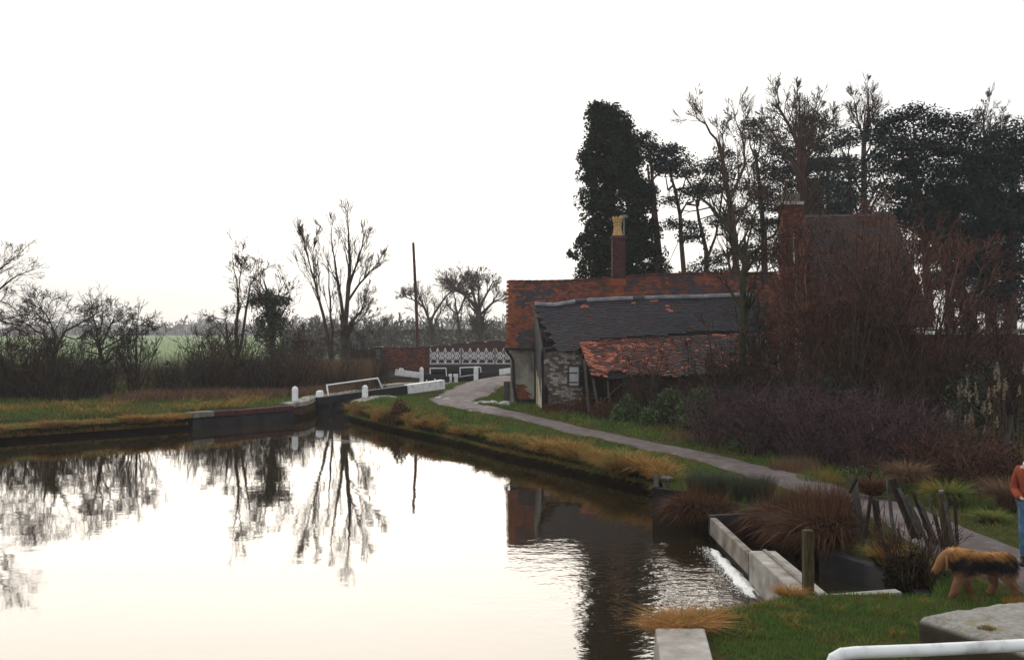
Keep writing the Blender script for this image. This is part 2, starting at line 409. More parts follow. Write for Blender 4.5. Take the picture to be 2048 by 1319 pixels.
def tile_mat(name, cols, rough=0.75):
    m, t, b = nodes_of(name, rough, 0.25)
    g = t.nodes.new('ShaderNodeNewGeometry')
    c = ramp(t, g.outputs['Random Per Island'], cols)
    f = noise(t, 7, 5, 0.7)
    c = mixc(t, ramp(t, f, [(0.45, (0, 0, 0)), (0.7, (0.55, 0.55, 0.55))]), c, (0.035, 0.035, 0.025))
    c = mixc(t, 1.0, c, ramp(t, noise(t, 1.1, 5, .65), [(.32, (.60, .60, .62)), (.5, (1, 1, 1)), (.68, (1.0, .92, .80))]), 'MULTIPLY')     # weathering
    c = mixc(t, ramp(t, noise(t, 2.6, 6, .7), [(.60, (0, 0, 0)), (.70, (.7, .7, .7))]), c, (.075, .078, .05))      # lichen and moss
    t.links.new(c, b.inputs['Base Color']); bump(t, b, noise(t, 30, 4), 0.35, 0.004); return m
M['t_red'] = tile_mat('red_clay_tile', [(0.12, 0.03, 0.018), (0.175, 0.044, 0.022), (0.215, 0.056, 0.026), (0.095, 0.028, 0.022)])
M['t_brown'] = tile_mat('brown_clay_tile', [(0.065, 0.022, 0.018), (0.10, 0.032, 0.022), (0.05, 0.022, 0.022)])
M['t_old'] = tile_mat('dark_old_brown_tile', [(0.045, 0.022, 0.017), (0.07, 0.032, 0.023), (0.035, 0.02, 0.02)])
M['t_blue'] = tile_mat('blue_grey_clay_tile', [(0.014, 0.015, 0.024), (0.027, 0.027, 0.040), (0.036, 0.032, 0.042), (0.022, 0.016, 0.022)], 0.6)
M['t_salmon'] = tile_mat('fresh_salmon_tile', [(0.38, 0.10, 0.06), (0.50, 0.17, 0.10)])
M['t_orange'] = tile_mat('bright_orange_tile', [(0.21, 0.055, 0.018), (0.26, 0.07, 0.022)])
M['ridge'] = mat_noise('lead_grey_ridge_tile', [(0.075, 0.08, 0.092), (0.15, 0.16, 0.175), (0.24, 0.25, 0.265)], 2.5, 0.6, 0.3, 20, 0.006)
M['path'] = None
def path_mat():
    m, t, b = nodes_of('wet_cinder_path', 0.75, 0.2)
    f = noise(t, .8, 7, 0.7); f2 = noise(t, 24, 6, 0.75); f3 = noise(t, 3.2, 4, 0.6)
    c = ramp(t, f, [(0.3, (0.032, 0.023, 0.025)), (0.5, (0.070, 0.053, 0.056)), (0.7, (0.17, 0.145, 0.146))])
    c = mixc(t, 0.35, c, ramp(t, f2, [(0.3, (0.025, 0.018, 0.018)), (0.7, (0.24, 0.20, 0.19))]))
    t.links.new(c, b.inputs['Base Color'])
    r = ramp(t, f3, [(0.34, (0.5,) * 3), (0.6, (0.9,) * 3)]); t.links.new(r, b.inputs['Roughness']); pass
    bump(t, b, mixc(t, 0.5, f2, f3), 0.55, 0.05); return m
M['path'] = path_mat()

# ------------------------------------------------------------------ path: a trodden strip laid on the turf
def ribbon(name, pts, m, dz=0.03, k=9):
    c = np.array([(p[0], p[1]) for p in pts], float); w = np.array([p[2] for p in pts], float)
    s = np.concatenate([[0], np.cumsum(np.hypot(*np.diff(c, axis=0).T))]); n = int(s[-1] / 0.3) + 2; q = np.linspace(0, s[-1], n)
    def sp(v):
        v = np.interp(q, s, v); ker = np.ones(7) / 7; e = np.pad(v, 3, mode='edge'); return np.convolve(e, ker, 'valid')
    x, y, ww = sp(c[:, 0]), sp(c[:, 1]), sp(w)
    tx, ty = np.gradient(x), np.gradient(y); L = np.hypot(tx, ty); nx_, ny_ = -ty / L, tx / L
    V = []
    for j in range(k):
        u = j / (k - 1) * 2 - 1
        ed = ww * (1 + 0.22 * vn(x * 1.0 + 9 * np.sign(u), y, 1.4, 21) + .12 * vn(x, y, 4.0, 22)) if abs(u) > 0.9 else ww
        X_ = x + nx_ * u * ed; Y_ = y + ny_ * u * ed
        Z_ = upland(X_, Y_) + dz + 0.035 * (1 - u * u) + 0.012 * vn(X_, Y_, 3.1, 8)
        if abs(u) > 0.9: Z_ = upland(X_, Y_) - 0.03
        V.append(np.stack([X_, Y_, Z_], 1))
    V = np.stack(V, 1).reshape(-1, 3); i = (np.arange(n - 1)[:, None] * k + np.arange(k - 1)[None]).ravel()
    return solo(name, V, [np.stack([i, i + 1, i + k + 1, i + k], 1)], m, kind='structure', smooth=True), np.stack([x, y], 1), ww
PATH = [(7.6, 9.2, .8), (7.15, 11.5, .8), (6.95, 13.6, .85), (6.9, 16, .7), (6.95, 18.2, .65), (6.5, 20.5, .65), (5.7, 23.5, .62), (4.9, 26.5, .55), (3.6, 29.4, .52), (2.3, 32.2, .52), (.75, 35.5, .55), (-1.0, 39, .75), (-2.4, 42.3, .9),
        (-2.7, 45.5, 1.1), (-2.2, 49, 1.5), (-1.3, 53, 1.9), (-.8, 58, 1.9), (-1.0, 66, 1.8)]
_, PC, PW = ribbon('path', PATH, M['path'])
def path_dist(x, y):
    P = np.stack([x, y], 1); d = np.full(len(P), 1e9)
    for i in range(0, len(PC), 2):
        d = np.minimum(d, np.hypot(P[:, 0] - PC[i, 0], P[:, 1] - PC[i, 1]) - PW[i])
    return d

# ------------------------------------------------------------------ left bank coping and lock mouth
t = thing('coping_wall', 'low dark stone coping wall along the far bank, left of the lock mouth', 'wall', (-10.5, 40.5, 0))
c0, c1 = A(-12.45, 38.55), A(-9.35, 42.2)
rng = np.random.RandomState(3)
nb = 5
for i in range(nb):
    a = c0 + (c1 - c0) * (i / nb); b_ = c0 + (c1 - c0) * ((i + 1) / nb); d = (c1 - c0) / np.linalg.norm(c1 - c0)
    a = a + d * 0.012; b_ = b_ - d * 0.012
    ztop = 0.60 + 0.03 * rng.rand() + (0.02 if i == 0 else 0)
    v, q = beam((*a, ztop - 0.11), (*b_, ztop - 0.11), 0.55, 0.22)
    bevel_mesh(part('coping_stone', v, [q], M['concrete'] if i == 0 else M['purple_brick'], t), 0.025)
v, q = beam((*(c0 + A(0.0, 0.02)), -0.15), (*c1, -0.15), 0.48, 1.02); part('wall', v, [q], M['dark_concrete'], t)
for nm, lab, P, W in (('lock_wall', 'left masonry wall of the lock mouth with a pale coping under the white posts', [(-9.35, 42.2), (-8.85, 43.0), (-8.9, 45.6), (-4.5, 68.4)], -0.35),
                      ('lock_wall', 'right masonry wall of the lock chamber beside the grass, under the black beam', [(-6.95, 43.0), (-6.8, 45.4), (-2.2, 68.0)], 0.35)):
    t = thing(nm, lab, 'wall', (P[0][0], P[0][1], -0.4))
    for a, b_ in zip(P[:-1], P[1:]):
        a, b_ = A(*a), A(*b_); d = (b_ - a) / np.linalg.norm(b_ - a); nrm = A(-d[1], d[0]) * (-W)
        L = np.linalg.norm(b_ - a); n = max(1, int(round(L / 1.3)))
        zc = lambda p: float(upland(p[0], p[1])) + 0.07
        v, q = beam((*(a + nrm * .9), zc(a) - 0.75), (*(b_ + nrm * .9), zc(b_) - 0.75), 0.5, 1.1); part('wall', v, [q], M['dark_brick'], t)
        for i in range(n):
            p, r = a + (b_ - a) * (i / n) + d * .01, a + (b_ - a) * ((i + 1) / n) - d * .01
            v, q = beam((*(p + nrm * .9), zc(p) - 0.09), (*(r + nrm * .9), zc(r) - 0.09), 0.62, 0.2)
            bevel_mesh(part('coping_stone', v, [q], M['pale_concrete'] if a[1] < 50 else M['concrete'], t), 0.02)

# white posts (bollards)
def bollard(x, y, z0, z1, r, label, kind='round', lean=0.0):
    k = 14; g = Geo(); prof = [(0.0, r * 1.0), (0.86, r * 0.96), (0.93, r * 0.84), (0.975, r * 0.55), (1.0, 0.02)]
    V = []
    for h, rr in prof:
        for j in range(k):
            a = 2 * math.pi * j / k
            V.append((x + rr * math.cos(a) + lean * h, y + rr * math.sin(a), z0 + (z1 - z0) * h))
    Q = [[i * k + j, i * k + (j + 1) % k, (i + 1) * k + (j + 1) % k, (i + 1) * k + j] for i in range(len(prof) - 1) for j in range(k)]
    return solo('mooring_post', V, [np.array(Q)], M['white'], label, 'post', 'white posts round the lock', smooth=True)
def bol(px, ptop, pbot, Y, wpx, label):
    x = X(px, Y); bollard(x, Y, Zp(pbot + 4, Y), Zp(ptop, Y), wpx * Y / F / 2, label)
bol(590, 772, 812, 43.2, 13, 'white round-topped post on the coping, leftmost of the lock posts')
bol(639.5, 780, 800, 45.5, 16, 'short stout white post half hidden behind the left end of the black beam')
bol(730, 769.5, 803, 45.2, 12.5, 'white round-topped post standing in front of the long black beam')
bol(843, 733.5, 770, 66.5, 8.5, 'tall white post before the white-ended left beam of the far gates')

# near gate: one long balance beam with its rail
def balance_beam(name, label, A0, A1, w, h, fwhite, drop=0.0):
    t = thing(name, label, 'lock gate', (A0[0], A0[1], A0[2] - 0.9), 'gates of the lock')
    A0, A1 = A(*A0), A(*A1); W0 = A0 + (A1 - A0) * (1 - fwhite)
    v, q = beam(A0, W0 - (A1 - A0) * 0.0005, w, h); bevel_mesh(part('balance_beam', v, [q], M['black'], t), 0.02)
    v, q = beam(W0, A1, w + 0.012, h * 1.12); bevel_mesh(part('beam_end', v, [q], M['white'], t, label='white painted free end of the beam'), 0.02)
    return t, A0, A1
def rail(name, pts, r, m, parent):
    segs = []
    for a, b_ in zip(pts[:-1], pts[1:]): segs.append([*a, *b_, r, r])
    v, f = tubes(segs, k=8); return part(name, v, f, m, parent, smooth=True)
near0 = at(634, 803, 45.3); near1 = at(886, 768, 49.6)
tg, a0, a1 = balance_beam('lock_gate', 'nearest gate of the lock, long black balance beam with a white end', near0, near1, 0.36, 0.40, 0.315)
zz = A(0, 0, 1)
p = [a0 + (a1 - a0) * .085 + zz * .15, at(653.5, 770, 45.9), at(755.5, 756, 47.2), a0 + (a1 - a0) * .50 + zz * .15]
rail('handrail', p, 0.038, M['white'], tg)
for f_ in (0.86, 0.93):
    c = a0 + (a1 - a0) * f_ + zz * 0.24; v, q = box(c, (0.025, 0.025, 0.09)); part('bolt', v, [q], M['white'], tg)
v, q = beam(at(636, 816, 45.5), at(712, 808, 46.3), 0.2, 0.5); part('gate_leaf', v, [q], M['black'], tg)
v, q = beam(at(634, 832, 45.6), at(668, 828, 45.6), 0.25, 1.1); part('lower_boards', v, [q], M['black'], tg)

# far mitre gates
lg0, lg1 = at(906, 759, 68.2), at(792, 744, 66.0)
tg2, a0, a1 = balance_beam('lock_gate', 'far left gate leaf with white-ended beam reaching to the left in front of the bridge', lg0, lg1, 0.34, 0.36, 0.40)
rail('handrail', [at(860.5, 751, 68), at(860, 736, 68), at(892, 736, 68.1), at(893, 752, 68.2)], 0.035, M['white'], tg2)
rail('grab_loop', [at(799, 740, 66.2), at(799.5, 736.5, 66.2), at(806, 737, 66.3), at(806, 741, 66.3)], 0.03, M['white'], tg2)
v, q = beam(at(840, 746.5, 67), at(904, 755.3, 68.2), 0.37, 0.05); part('white_strip', v, [q], M['white'], tg2)
v, q = box(at(900.5, 757.5, 68), (0.11, 0.13, 0.34)); bevel_mesh(part('heel_post', v, [q], M['white'], tg2), 0.03)
v, q = beam(at(850, 762, 68.5), at(905, 768, 68.5), 0.2, 0.6); part('gate_leaf', v, [q], M['black'], tg2)
rg0, rg1 = at(918, 756, 68.4), at(1022, 741, 66.4)
tg3, a0, a1 = balance_beam('lock_gate', 'far right gate leaf with its beam end running behind the cottage corner', rg0, rg1, 0.34, 0.36, 0.20)
rail('handrail', [at(920.5, 752, 68.4), at(920, 735, 68.4), at(961, 733.5, 68), at(962, 745, 68)], 0.035, M['white'], tg3)
v, q = beam(at(920, 753, 68.3), at(984, 743.6, 67.2), 0.37, 0.045); part('white_strip', v, [q], M['white'], tg3)
v, q = box(at(911.5, 757.5, 68.2), (0.15, 0.13, 0.34)); bevel_mesh(part('heel_post', v, [q], M['white'], tg3), 0.03)
v, q = beam(at(915, 764, 68.6), at(952, 762, 68.6), 0.2, 0.7); part('gate_leaf', v, [q], M['black'], tg3)
v, q = box(at(952, 746.5, 66.6), (0.15, 0.15, 0.46)); bevel_mesh(solo('square_post', v, [q], M['white'], 'square white post before the right beam, beside the path', 'post', 'white posts round the lock'), 0.03)

# ------------------------------------------------------------------ bridge
def brick_wall(parent, p0, p1, z0, z1, m1, m2, name='brickwork', lb=0.225, hb=0.075, depth=0.1, holes=None, kind='stuff', rng=np.random.RandomState(5), mix=0.4, proud=0.006):
    """real bricks on the near face between p0 and p1 (xy); joined as one part"""
    p0, p1 = A(*p0), A(*p1); d = p1 - p0; L = np.linalg.norm(d); d /= L; n = A(d[1], -d[0])
    R = np.array([[d[0], d[1], 0], [n[0], n[1], 0], [0, 0, 1.0]])
    cs, hs, mi = [], [], []
    rows = int((z1 - z0) / hb)
    for r in range(rows):
        z = z0 + (r + .5) * (z1 - z0) / rows; off = (r % 2) * lb / 2; x = -off
        while x < L - 0.02:
            a, b_ = max(x, 0), min(x + lb, L)
            if b_ - a > 0.03:
                c = (a + b_) / 2
                if holes is None or not holes(c, z):
                    cs.append([*(p0 + d * c + n * (rng.uniform(-proud, proud))), z]); hs.append([(b_ - a) / 2 - 0.005, depth / 2, (z1 - z0) / rows / 2 - 0.005])
                    mi.append(0 if rng.rand() > mix else 1)
            x += lb
    V, Q = boxes(cs, hs, np.repeat(R[None], len(cs), 0))
    return part(name, V, [Q], [m1, m2], parent, kind=kind, midx=np.repeat(mi, 6))
def prism(parent, name, poly, y0, y1, m, **k):
    """outline in x,z pulled from y0 to y1"""
    n = len(poly); V = [(x, y0, z) for x, z in poly] + [(x, y1, z) for x, z in poly]
    g = Geo(); g.add(V, [[i, (i + 1) % n, n + (i + 1) % n, n + i] for i in range(n)])
    T = [[0, i, i + 1] for i in range(1, n - 1)] + [[n, n + i + 1, n + i] for i in range(1, n - 1)]
    g.T.append(np.array(T)); v, f = g.out(); return part(name, v, f, m, parent, **k)
YB = 75.0
tb = thing('canal_bridge', 'red brick canal bridge with white star lattice parapet below the lock', 'bridge', (X(900, YB), YB, 0))
pz = lambda py, Y=YB: Zp(py, Y)
xa, xb, xc = X(762, YB), X(857.5, YB), X(1180, YB)
brick_wall(tb, (xa, YB), (xb, YB), pz(742), pz(697), M['red_brick'], M['dark_brick'], 'brickwork', mix=.5)
prism(tb, 'abutment_wall', [(xa, 0), (xb, 0), (xb, pz(696.5)), (xa, pz(696.5))], YB + .06, YB + .55, M['mortar'])
prism(tb, 'abutment_coping', [(xa - .06, pz(696.4)), (xb + .02, pz(696.4)), (xb + .02, pz(693.4)), (xa - .06, pz(694.5))], YB - .1, YB + .62, M['dark_brick'])
v, q = box((X(757.5, YB), YB + .1, (pz(694) + pz(742)) / 2), (.28, .3, (pz(694) - pz(742)) / 2)); part('end_pier', v, [q], M['dark_brick'], tb)
prism(tb, 'pier_cap', [(X(749, YB), pz(694)), (X(765.5, YB), pz(694)), (X(764, YB), pz(691.8)), (X(751, YB), pz(691.8))], YB - .3, YB + .5, M['pale_concrete'])
prism(tb, 'lower_wall', [(xa, -.3), (X(1030, YB), -.3), (X(1030, YB), pz(742.5)), (xa, pz(742.5))], YB + .7, YB + 1, M['dark_brick'])
prism(tb, 'girder', [(xb, pz(729)), (xc, pz(727)), (xc, pz(741)), (xb, pz(743))], YB - .05, YB + .35, M['iron'])
prism(tb, 'deck', [(xa, pz(731)), (xc, pz(730)), (xc, pz(738)), (xa, pz(738))], YB + .36, YB + 4.2, M['dark_concrete'])
# far parapet with rounded coping bricks
YF = YB + 4.3
ptsf = [(700, 702), (766, 699), (860, 694), (900, 690), (935, 686.5), (975, 684), (1020, 681), (1060, 679)]
prism(tb, 'far_parapet', [(X(p_[0], YF), Zp(p_[1], YF)) for p_ in ptsf] + [(X(1060, YF), 1.0), (X(700, YF), 0.2)], YF, YF + .3, M['purple_brick'])
for k_ in range(32):
    px_ = 860 + k_ * 6.0
    if px_ > 1055: break
    py_ = np.interp(px_ + 3, [p_[0] for p_ in ptsf], [p_[1] for p_ in ptsf])
    v, q = box((X(px_ + 3, YF), YF + .15, Zp(py_, YF) + .05), (.11, .2, .05), jit=.008); part('coping_brick', v, [q], M['dark_brick'] if k_ % 6 else M['pale_concrete'], tb)
brick_wall(tb, (X(700, YB + 1.2), YB + 2.5), (X(755, YB + .4), YB + .4), .3, pz(699), M['dark_brick'], M['purple_brick'], 'wing_wall', mix=.5)
prism(tb, 'wing_wall_core', [(X(700, 77), .1), (X(750, 76), .1), (X(750, 76), pz(699)), (X(700, 77), pz(702))], YB + 2.62, YB + 2.8, M['dark_brick'])
# lattice panels: bars of a star pattern
def lattice(x0, x1, z0, z1, y):
    g = []; w = (x1 - x0) / 4; zc, h = (z0 + z1) / 2, (z1 - z0)
    def L_(a, b_, r=.021): g.append([a[0], y, a[1], b_[0], y, b_[1], r, r])
    for i in range(5):
        x = x0 + w * i
        L_((x, z0), (x, z1), .024)
        for s in (-1, 1):
            if x0 - .01 <= x + s * w * .5 <= x1 + .01:
                L_((x, z1), (x + s * w * .5, zc - h * .14)); L_((x, z0), (x + s * w * .5, zc + h * .14))
                L_((x, zc), (x + s * w * .5, zc + h * .25), .018); L_((x, zc), (x + s * w * .5, zc - h * .25), .018)
        if i < 4:
            cx = x + w / 2; R_ = w * .36; k = 10
            for j in range(k):
                a, b_ = 2 * math.pi * j / k, 2 * math.pi * (j + 1) / k
                L_((cx + R_ * math.cos(a), zc + R_ * 1.0 * math.sin(a)), (cx + R_ * math.cos(b_), zc + R_ * 1.0 * math.sin(b_)), .018)
    L_((x0, z0), (x1, z0), .03)
    return tubes(g, k=4)
edges = [858.5, 922.5, 990, 1057, 1124]
for a_, b_ in zip(edges[:-1], edges[1:]):
    v, f = lattice(X(a_ + 1.5, YB), X(b_ - 1.5, YB), pz(726.5), pz(695.5), YB - .02); part('lattice_panel', v, f, M['white'], tb)
for e_ in edges:
    v, q = box((X(e_, YB), YB, pz(710)), (.05, .06, .64)); part('iron_post', v, [q], M['iron'], tb)
prism(tb, 'top_rail', [(xb, pz(694)), (xc, pz(693.2)), (xc, pz(690.4)), (xb, pz(692))], YB - .06, YB + .06, M['iron'])
v, q = box((X(756, 70), 70, Zp(708, 70)), (.14, .05, .36)); solo('notice_board', v, [q], mat_noise('faded_grey_green_board', [(.10, .15, .15), (.18, .24, .23)], 5), 'small faded grey-green board beside the left end of the bridge', 'board')

# telegraph pole
segs = [[*at(837.5, 745, 79), *at(832, 600, 79), .15, .125], [*at(832, 600, 79), *at(826.5, 486, 79), .125, .10]]
v, f = tubes(segs, k=9); solo('telegraph_pole', v, f, M['dark_brick'], 'tall leaning bare wooden pole rising behind the brick bridge', 'pole', smooth=True)

# ------------------------------------------------------------------ tiled roofs
def tiled(parent, RL, RR, ER, EL, rows, wt, pick, mats, sag=0, skip=None, rng=np.random.RandomState(9), jit=.006, name='roof_tiles', th=.024, wob=0.0):
    """courses of tiles between the ridge (RL-RR) and the eave (EL-ER); real geometry joined in one part"""
    RL, RR, ER, EL = (A(*v) for v in (RL, RR, ER, EL))
    def S_(u, w):
        p = (RL * (1 - u) + RR * u) * (1 - w) + (EL * (1 - u) + ER * u) * w
        if callable(sag): p = p + A(0, 0, sag(u, w))
        return p
    L = np.linalg.norm(RR - RL); n = int(L / wt); cs, hs, Rs, mi = [], [], [], []
    H = np.linalg.norm(EL - RL); gauge = H / rows
    for r in range(rows):
        w = (r + .5) / rows
        for i in range(n + 1):
            u = (i + (r % 2) * .5) / n
            if u > 1 - .2 / n: continue
            if skip and skip(u, w): continue
            c = S_(u, w); dx = S_(min(u + .01, 1), w) - S_(max(u - .01, 0), w); dx /= np.linalg.norm(dx)
            dw = S_(u, min(w + .03, 1)) - S_(u, max(w - .03, 0)); dw /= np.linalg.norm(dw); nn = np.cross(dx, dw); nn = nn if nn[2] > 0 else -nn
            tlt = .16 + rng.uniform(-.02, .03); dw2 = dw + nn * tlt; dw2 /= np.linalg.norm(dw2)
            rot = rng.normal() * .02 * (1 + wob); dx2 = dx + dw2 * rot; dx2 /= np.linalg.norm(dx2); n2 = np.cross(dx2, dw2); n2 = n2 if n2[2] > 0 else -n2
            cs.append(c + nn * (.02 + rng.uniform(0, jit)) + dw * rng.uniform(-jit, jit) * (1 + wob * 2)); hs.append([wt * .485, gauge * .80, th / 2]); Rs.append([dx2, dw2, n2]); mi.append(pick(u, w, rng))
    V, Q = boxes(cs, hs, np.array(Rs))
    return part(name, V, [Q], mats, parent, kind='stuff', midx=np.repeat(mi, 6))
def sheet(parent, name, pts, m, **k):
    n = len(pts); return part(name, pts, [np.array([[0, 1, 2, 3]])] if n == 4 else [np.array([[0, i, i + 1] for i in range(1, n - 1)])], m, parent, **k)
def slab_roof(parent, RL, RR, ER, EL, th, m, sag=None, n=14):
    RL, RR, ER, EL = (A(*v) for v in (RL, RR, ER, EL)); g = Geo(); V = []
    for k, dz in ((0, -.012), (1, -.012 - th)):
        for j in range(2 * 4 + 1):
            w = j / 8
            for i in range(n + 1):
                u = i / n; p = (RL * (1 - u) + RR * u) * (1 - w) + (EL * (1 - u) + ER * u) * w
                V.append(p + A(0, 0, (sag(u, w) if sag else 0) + dz))
    N = (n + 1) * 9; Q = []
    for k in (0, 1):
        for j in range(8):
            for i in range(n):
                b_ = k * N + j * (n + 1) + i; Q.append([b_, b_ + 1, b_ + n + 2, b_ + n + 1])
    for i in range(n): Q.append([8 * (n + 1) + i, 8 * (n + 1) + i + 1, N + 8 * (n + 1) + i + 1, N + 8 * (n + 1) + i])
    for j in range(8): Q.append([j * (n + 1), (j + 1) * (n + 1), N + (j + 1) * (n + 1), N + j * (n + 1)])
    return part('roof', V, [np.array(Q)], m, parent)

# main cottage
t1 = thing('lock_cottage', 'long low lock cottage with an orange-red tiled roof and tall chimney', 'cottage', (5.5, 43.5, 0.6))
RL, RR, ER, EL = (-.16, 45.0, 5.98), (11.7, 44.0, 6.34), (11.6, 41.7, 3.12), (-.19, 42.6, 3.06)
sag1 = lambda u, w: -.05 * math.sin(math.pi * u * 2.2) * (1 - w) - .02 * math.sin(9 * u)
def pick1(u, w, rg):
    x = u + rg.normal() * .012; y = w + rg.normal() * .03
    if (.03 < x < .19 and .10 < y < .36 and x < .20 - .35 * (y - .1)) or (y > .73 and x > .035 and x < .14): return 2 if rg.rand() < .85 else 0
    if x < .05: return 3 if rg.rand() < .6 else 0
    s = vn(np.array([u * 34]), np.array([w * 16]), 1, 3)[0] * .8 + .22 * rg.normal() + (.25 if x > .45 else 0)
    return 3 if s < -.62 else 0 if s < .15 else 1 if s < .75 else 2
slab_roof(t1, RL, RR, ER, EL, .07, M['gloom'], sag1)
tiled(t1, RL, RR, ER, EL, 31, .165, pick1, [M['t_red'], M['t_brown'], M['t_blue'], M['t_orange'], M['t_salmon']], sag1)
slab_roof(t1, (-.16, 45.05, 5.97), (11.7, 44.05, 6.33), (11.8, 46.5, 3.1), (-.1, 47.5, 3.06), .07, M['t_brown'], sag1)
V = []
for i in range(34):
    u = (i + .5) / 34; p = A(*RL) * (1 - u) + A(*RR) * u + A(0, .02, sag1(u, 0) + .03)
    v, q = beam(p - A(.17, -.0, 0), p + A(.17, 0, .01), .2, .07); bevel_mesh(part('ridge_tile', v, [q], M['t_brown'] if i % 3 else M['red_brick'], t1), .02, 1)
# front wall with render, exposed brick patch and skirting
prism(t1, 'front_wall', [(-.06, .4), (11.4, .4), (11.4, 3.1), (-.06, 3.1)], 42.86, 43.1, M['render'])
def gable(parent, name, pts, th, m, dx=1, **k):
    """pts (x,y,z) outline in a roughly x=const plane, given thickness along +x"""
    n = len(pts); V = list(pts) + [(p_[0] + th, p_[1], p_[2]) for p_ in pts]
    g = Geo(); g.add(V, [[i, (i + 1) % n, n + (i + 1) % n, n + i] for i in range(n)]); g.T.append(np.array([[0, i, i + 1] for i in range(1, n - 1)] + [[n, n + i + 1, n + i] for i in range(1, n - 1)]))
    v, f = g.out(); return part(name, v, f, m, parent, **k)
gable(t1, 'gable_wall', [(-.07, 42.88, .4), (-.07, 47.3, .4), (-.07, 47.3, 3.0), (-.07, 45.0, 5.85), (-.07, 42.88, 3.05)], .2, M['render'])
rg_ = np.random.RandomState(2); cs, hs = [], []
for r in range(8):
    z = Zp(797, 42.8) + r * .078; wL = X(1030 + r * .6, 42.8); wR = X(1057 - r * 1.9, 42.8); x = wL - (r % 2) * .11
    while x < wR:
        cs.append([x + .11, 42.85 + rg_.uniform(-.004, .004), z + .036]); hs.append([.106, .02, .033]); x += .225
for c_, h_ in zip(cs, hs):
    v, q = box(c_, h_); part('brick', v, [q], M['orange_brick'] if rg_.rand() < .6 else M['red_brick'], t1)
prism(t1, 'plinth', [(.12, .4), (1.2, .4), (1.2, Zp(797.5, 42.8)), (.12, Zp(797.5, 42.8))], 42.80, 42.858, M['dark_concrete'])
prism(t1, 'eaves_board', [(-.1, 3.0), (1.2, 3.0), (1.2, 3.1), (-.1, 3.1)], 42.72, 42.80, M['gloom'])
rail('gutter', [(-.32, 42.55, 3.02), (1.05, 42.52, 3.0)], .055, M['iron'], t1)
rail('downpipe', [(-.3, 42.6, 2.99), (-.08, 42.62, 2.72), (.04, 42.7, 2.5), (.06, 42.72, 1.5), (.20, 42.74, .55)], .06, M['iron'], t1)
rail('cable_bracket', [(-.3, 42.5, 2.99), (-.36, 42.5, 2.86), (-.2, 42.55, 2.6)], .02, M['zinc'], t1)
# chimney
ch = part('chimney_core', *(lambda b_: (b_[0], [b_[1]]))(box((X(1237.5, 44.4), 44.55, Zp(525, 44.4)), (.23, .2, 1.15))), M['mortar'], t1)
xc0, xc1 = X(1225, 44.4), X(1250.5, 44.4)
zc0, zc1 = Zp(575, 44.4), Zp(478, 44.4)
brick_wall(t1, (xc0, 44.3), (xc1, 44.3), zc0, zc1, M['dark_brick'], M['purple_brick'], 'chimney_bricks', depth=.1, proud=.004)
brick_wall(t1, (xc0 + .04, 44.8), (xc0 + .04, 44.3), zc0, zc1, M['dark_brick'], M['red_brick'], 'chimney_bricks', depth=.1, proud=.004)
v, q = box((X(1237.5, 44.4), 44.53, Zp(474.5, 44.4)), (.33, .33, .075)); bevel_mesh(part('chimney_cap', v, [q], M['dark_brick'], t1), .03)
v, q = box((X(1236, 44.4), 44.53, Zp(565, 44.4)), (.34, .33, .16)); bevel_mesh(part('chimney_flashing', v, [q], M['orange_brick'], t1), .02)
def lathe(parent, name, cx, cy, prof, m, k=12, **kw):
    V = [(cx + r * math.cos(2 * math.pi * j / k), cy + r * math.sin(2 * math.pi * j / k), z) for z, r in prof for j in range(k)]
    Q = [[i * k + j, i * k + (j + 1) % k, (i + 1) * k + (j + 1) % k, (i + 1) * k + j] for i in range(len(prof) - 1) for j in range(k)]
    return part(name, V, [np.array(Q)], m, parent, smooth=False, **kw)
cp = X(1235.5, 44.4); zt = lambda py: Zp(py, 44.4)
pot = lathe(t1, 'chimney_pot', cp, 44.5, [(zt(472), .24), (zt(468), .22), (zt(463), .19), (zt(452), .165), (zt(449), .20), (zt(447), .165), (zt(444), .21), (zt(439), .22), (zt(438), .235), (zt(436.5), .235), (zt(436.5), .17), (zt(460), .15)], M['ochre'])
for j in range(10):
    a = 2 * math.pi * j / 10; c_ = (cp + .215 * math.cos(a), 44.5 + .215 * math.sin(a)); s_ = .05
    v = np.array([(c_[0] - s_, c_[1], zt(436.5)), (c_[0] + s_, c_[1], zt(436.5)), (c_[0], c_[1] - .03, zt(436.5)), (c_[0], c_[1] + .03, zt(436.5)), (c_[0], c_[1], zt(431.5))])
    part('crown_point', v, [np.array([[0, 2, 4], [2, 1, 4], [1, 3, 4], [3, 0, 4]])], M['ochre'], pot)
rail('metal_flue', [(X(1247, 44.9), 44.9, zt(560)), (X(1248, 44.9), 44.9, zt(433))], .035, M['zinc'], t1)
lathe(t1, 'flue_cowl', X(1248, 44.9), 44.9, [(zt(434), .05), (zt(433), .17), (zt(428), .17), (zt(427.5), .02)], M['zinc'])

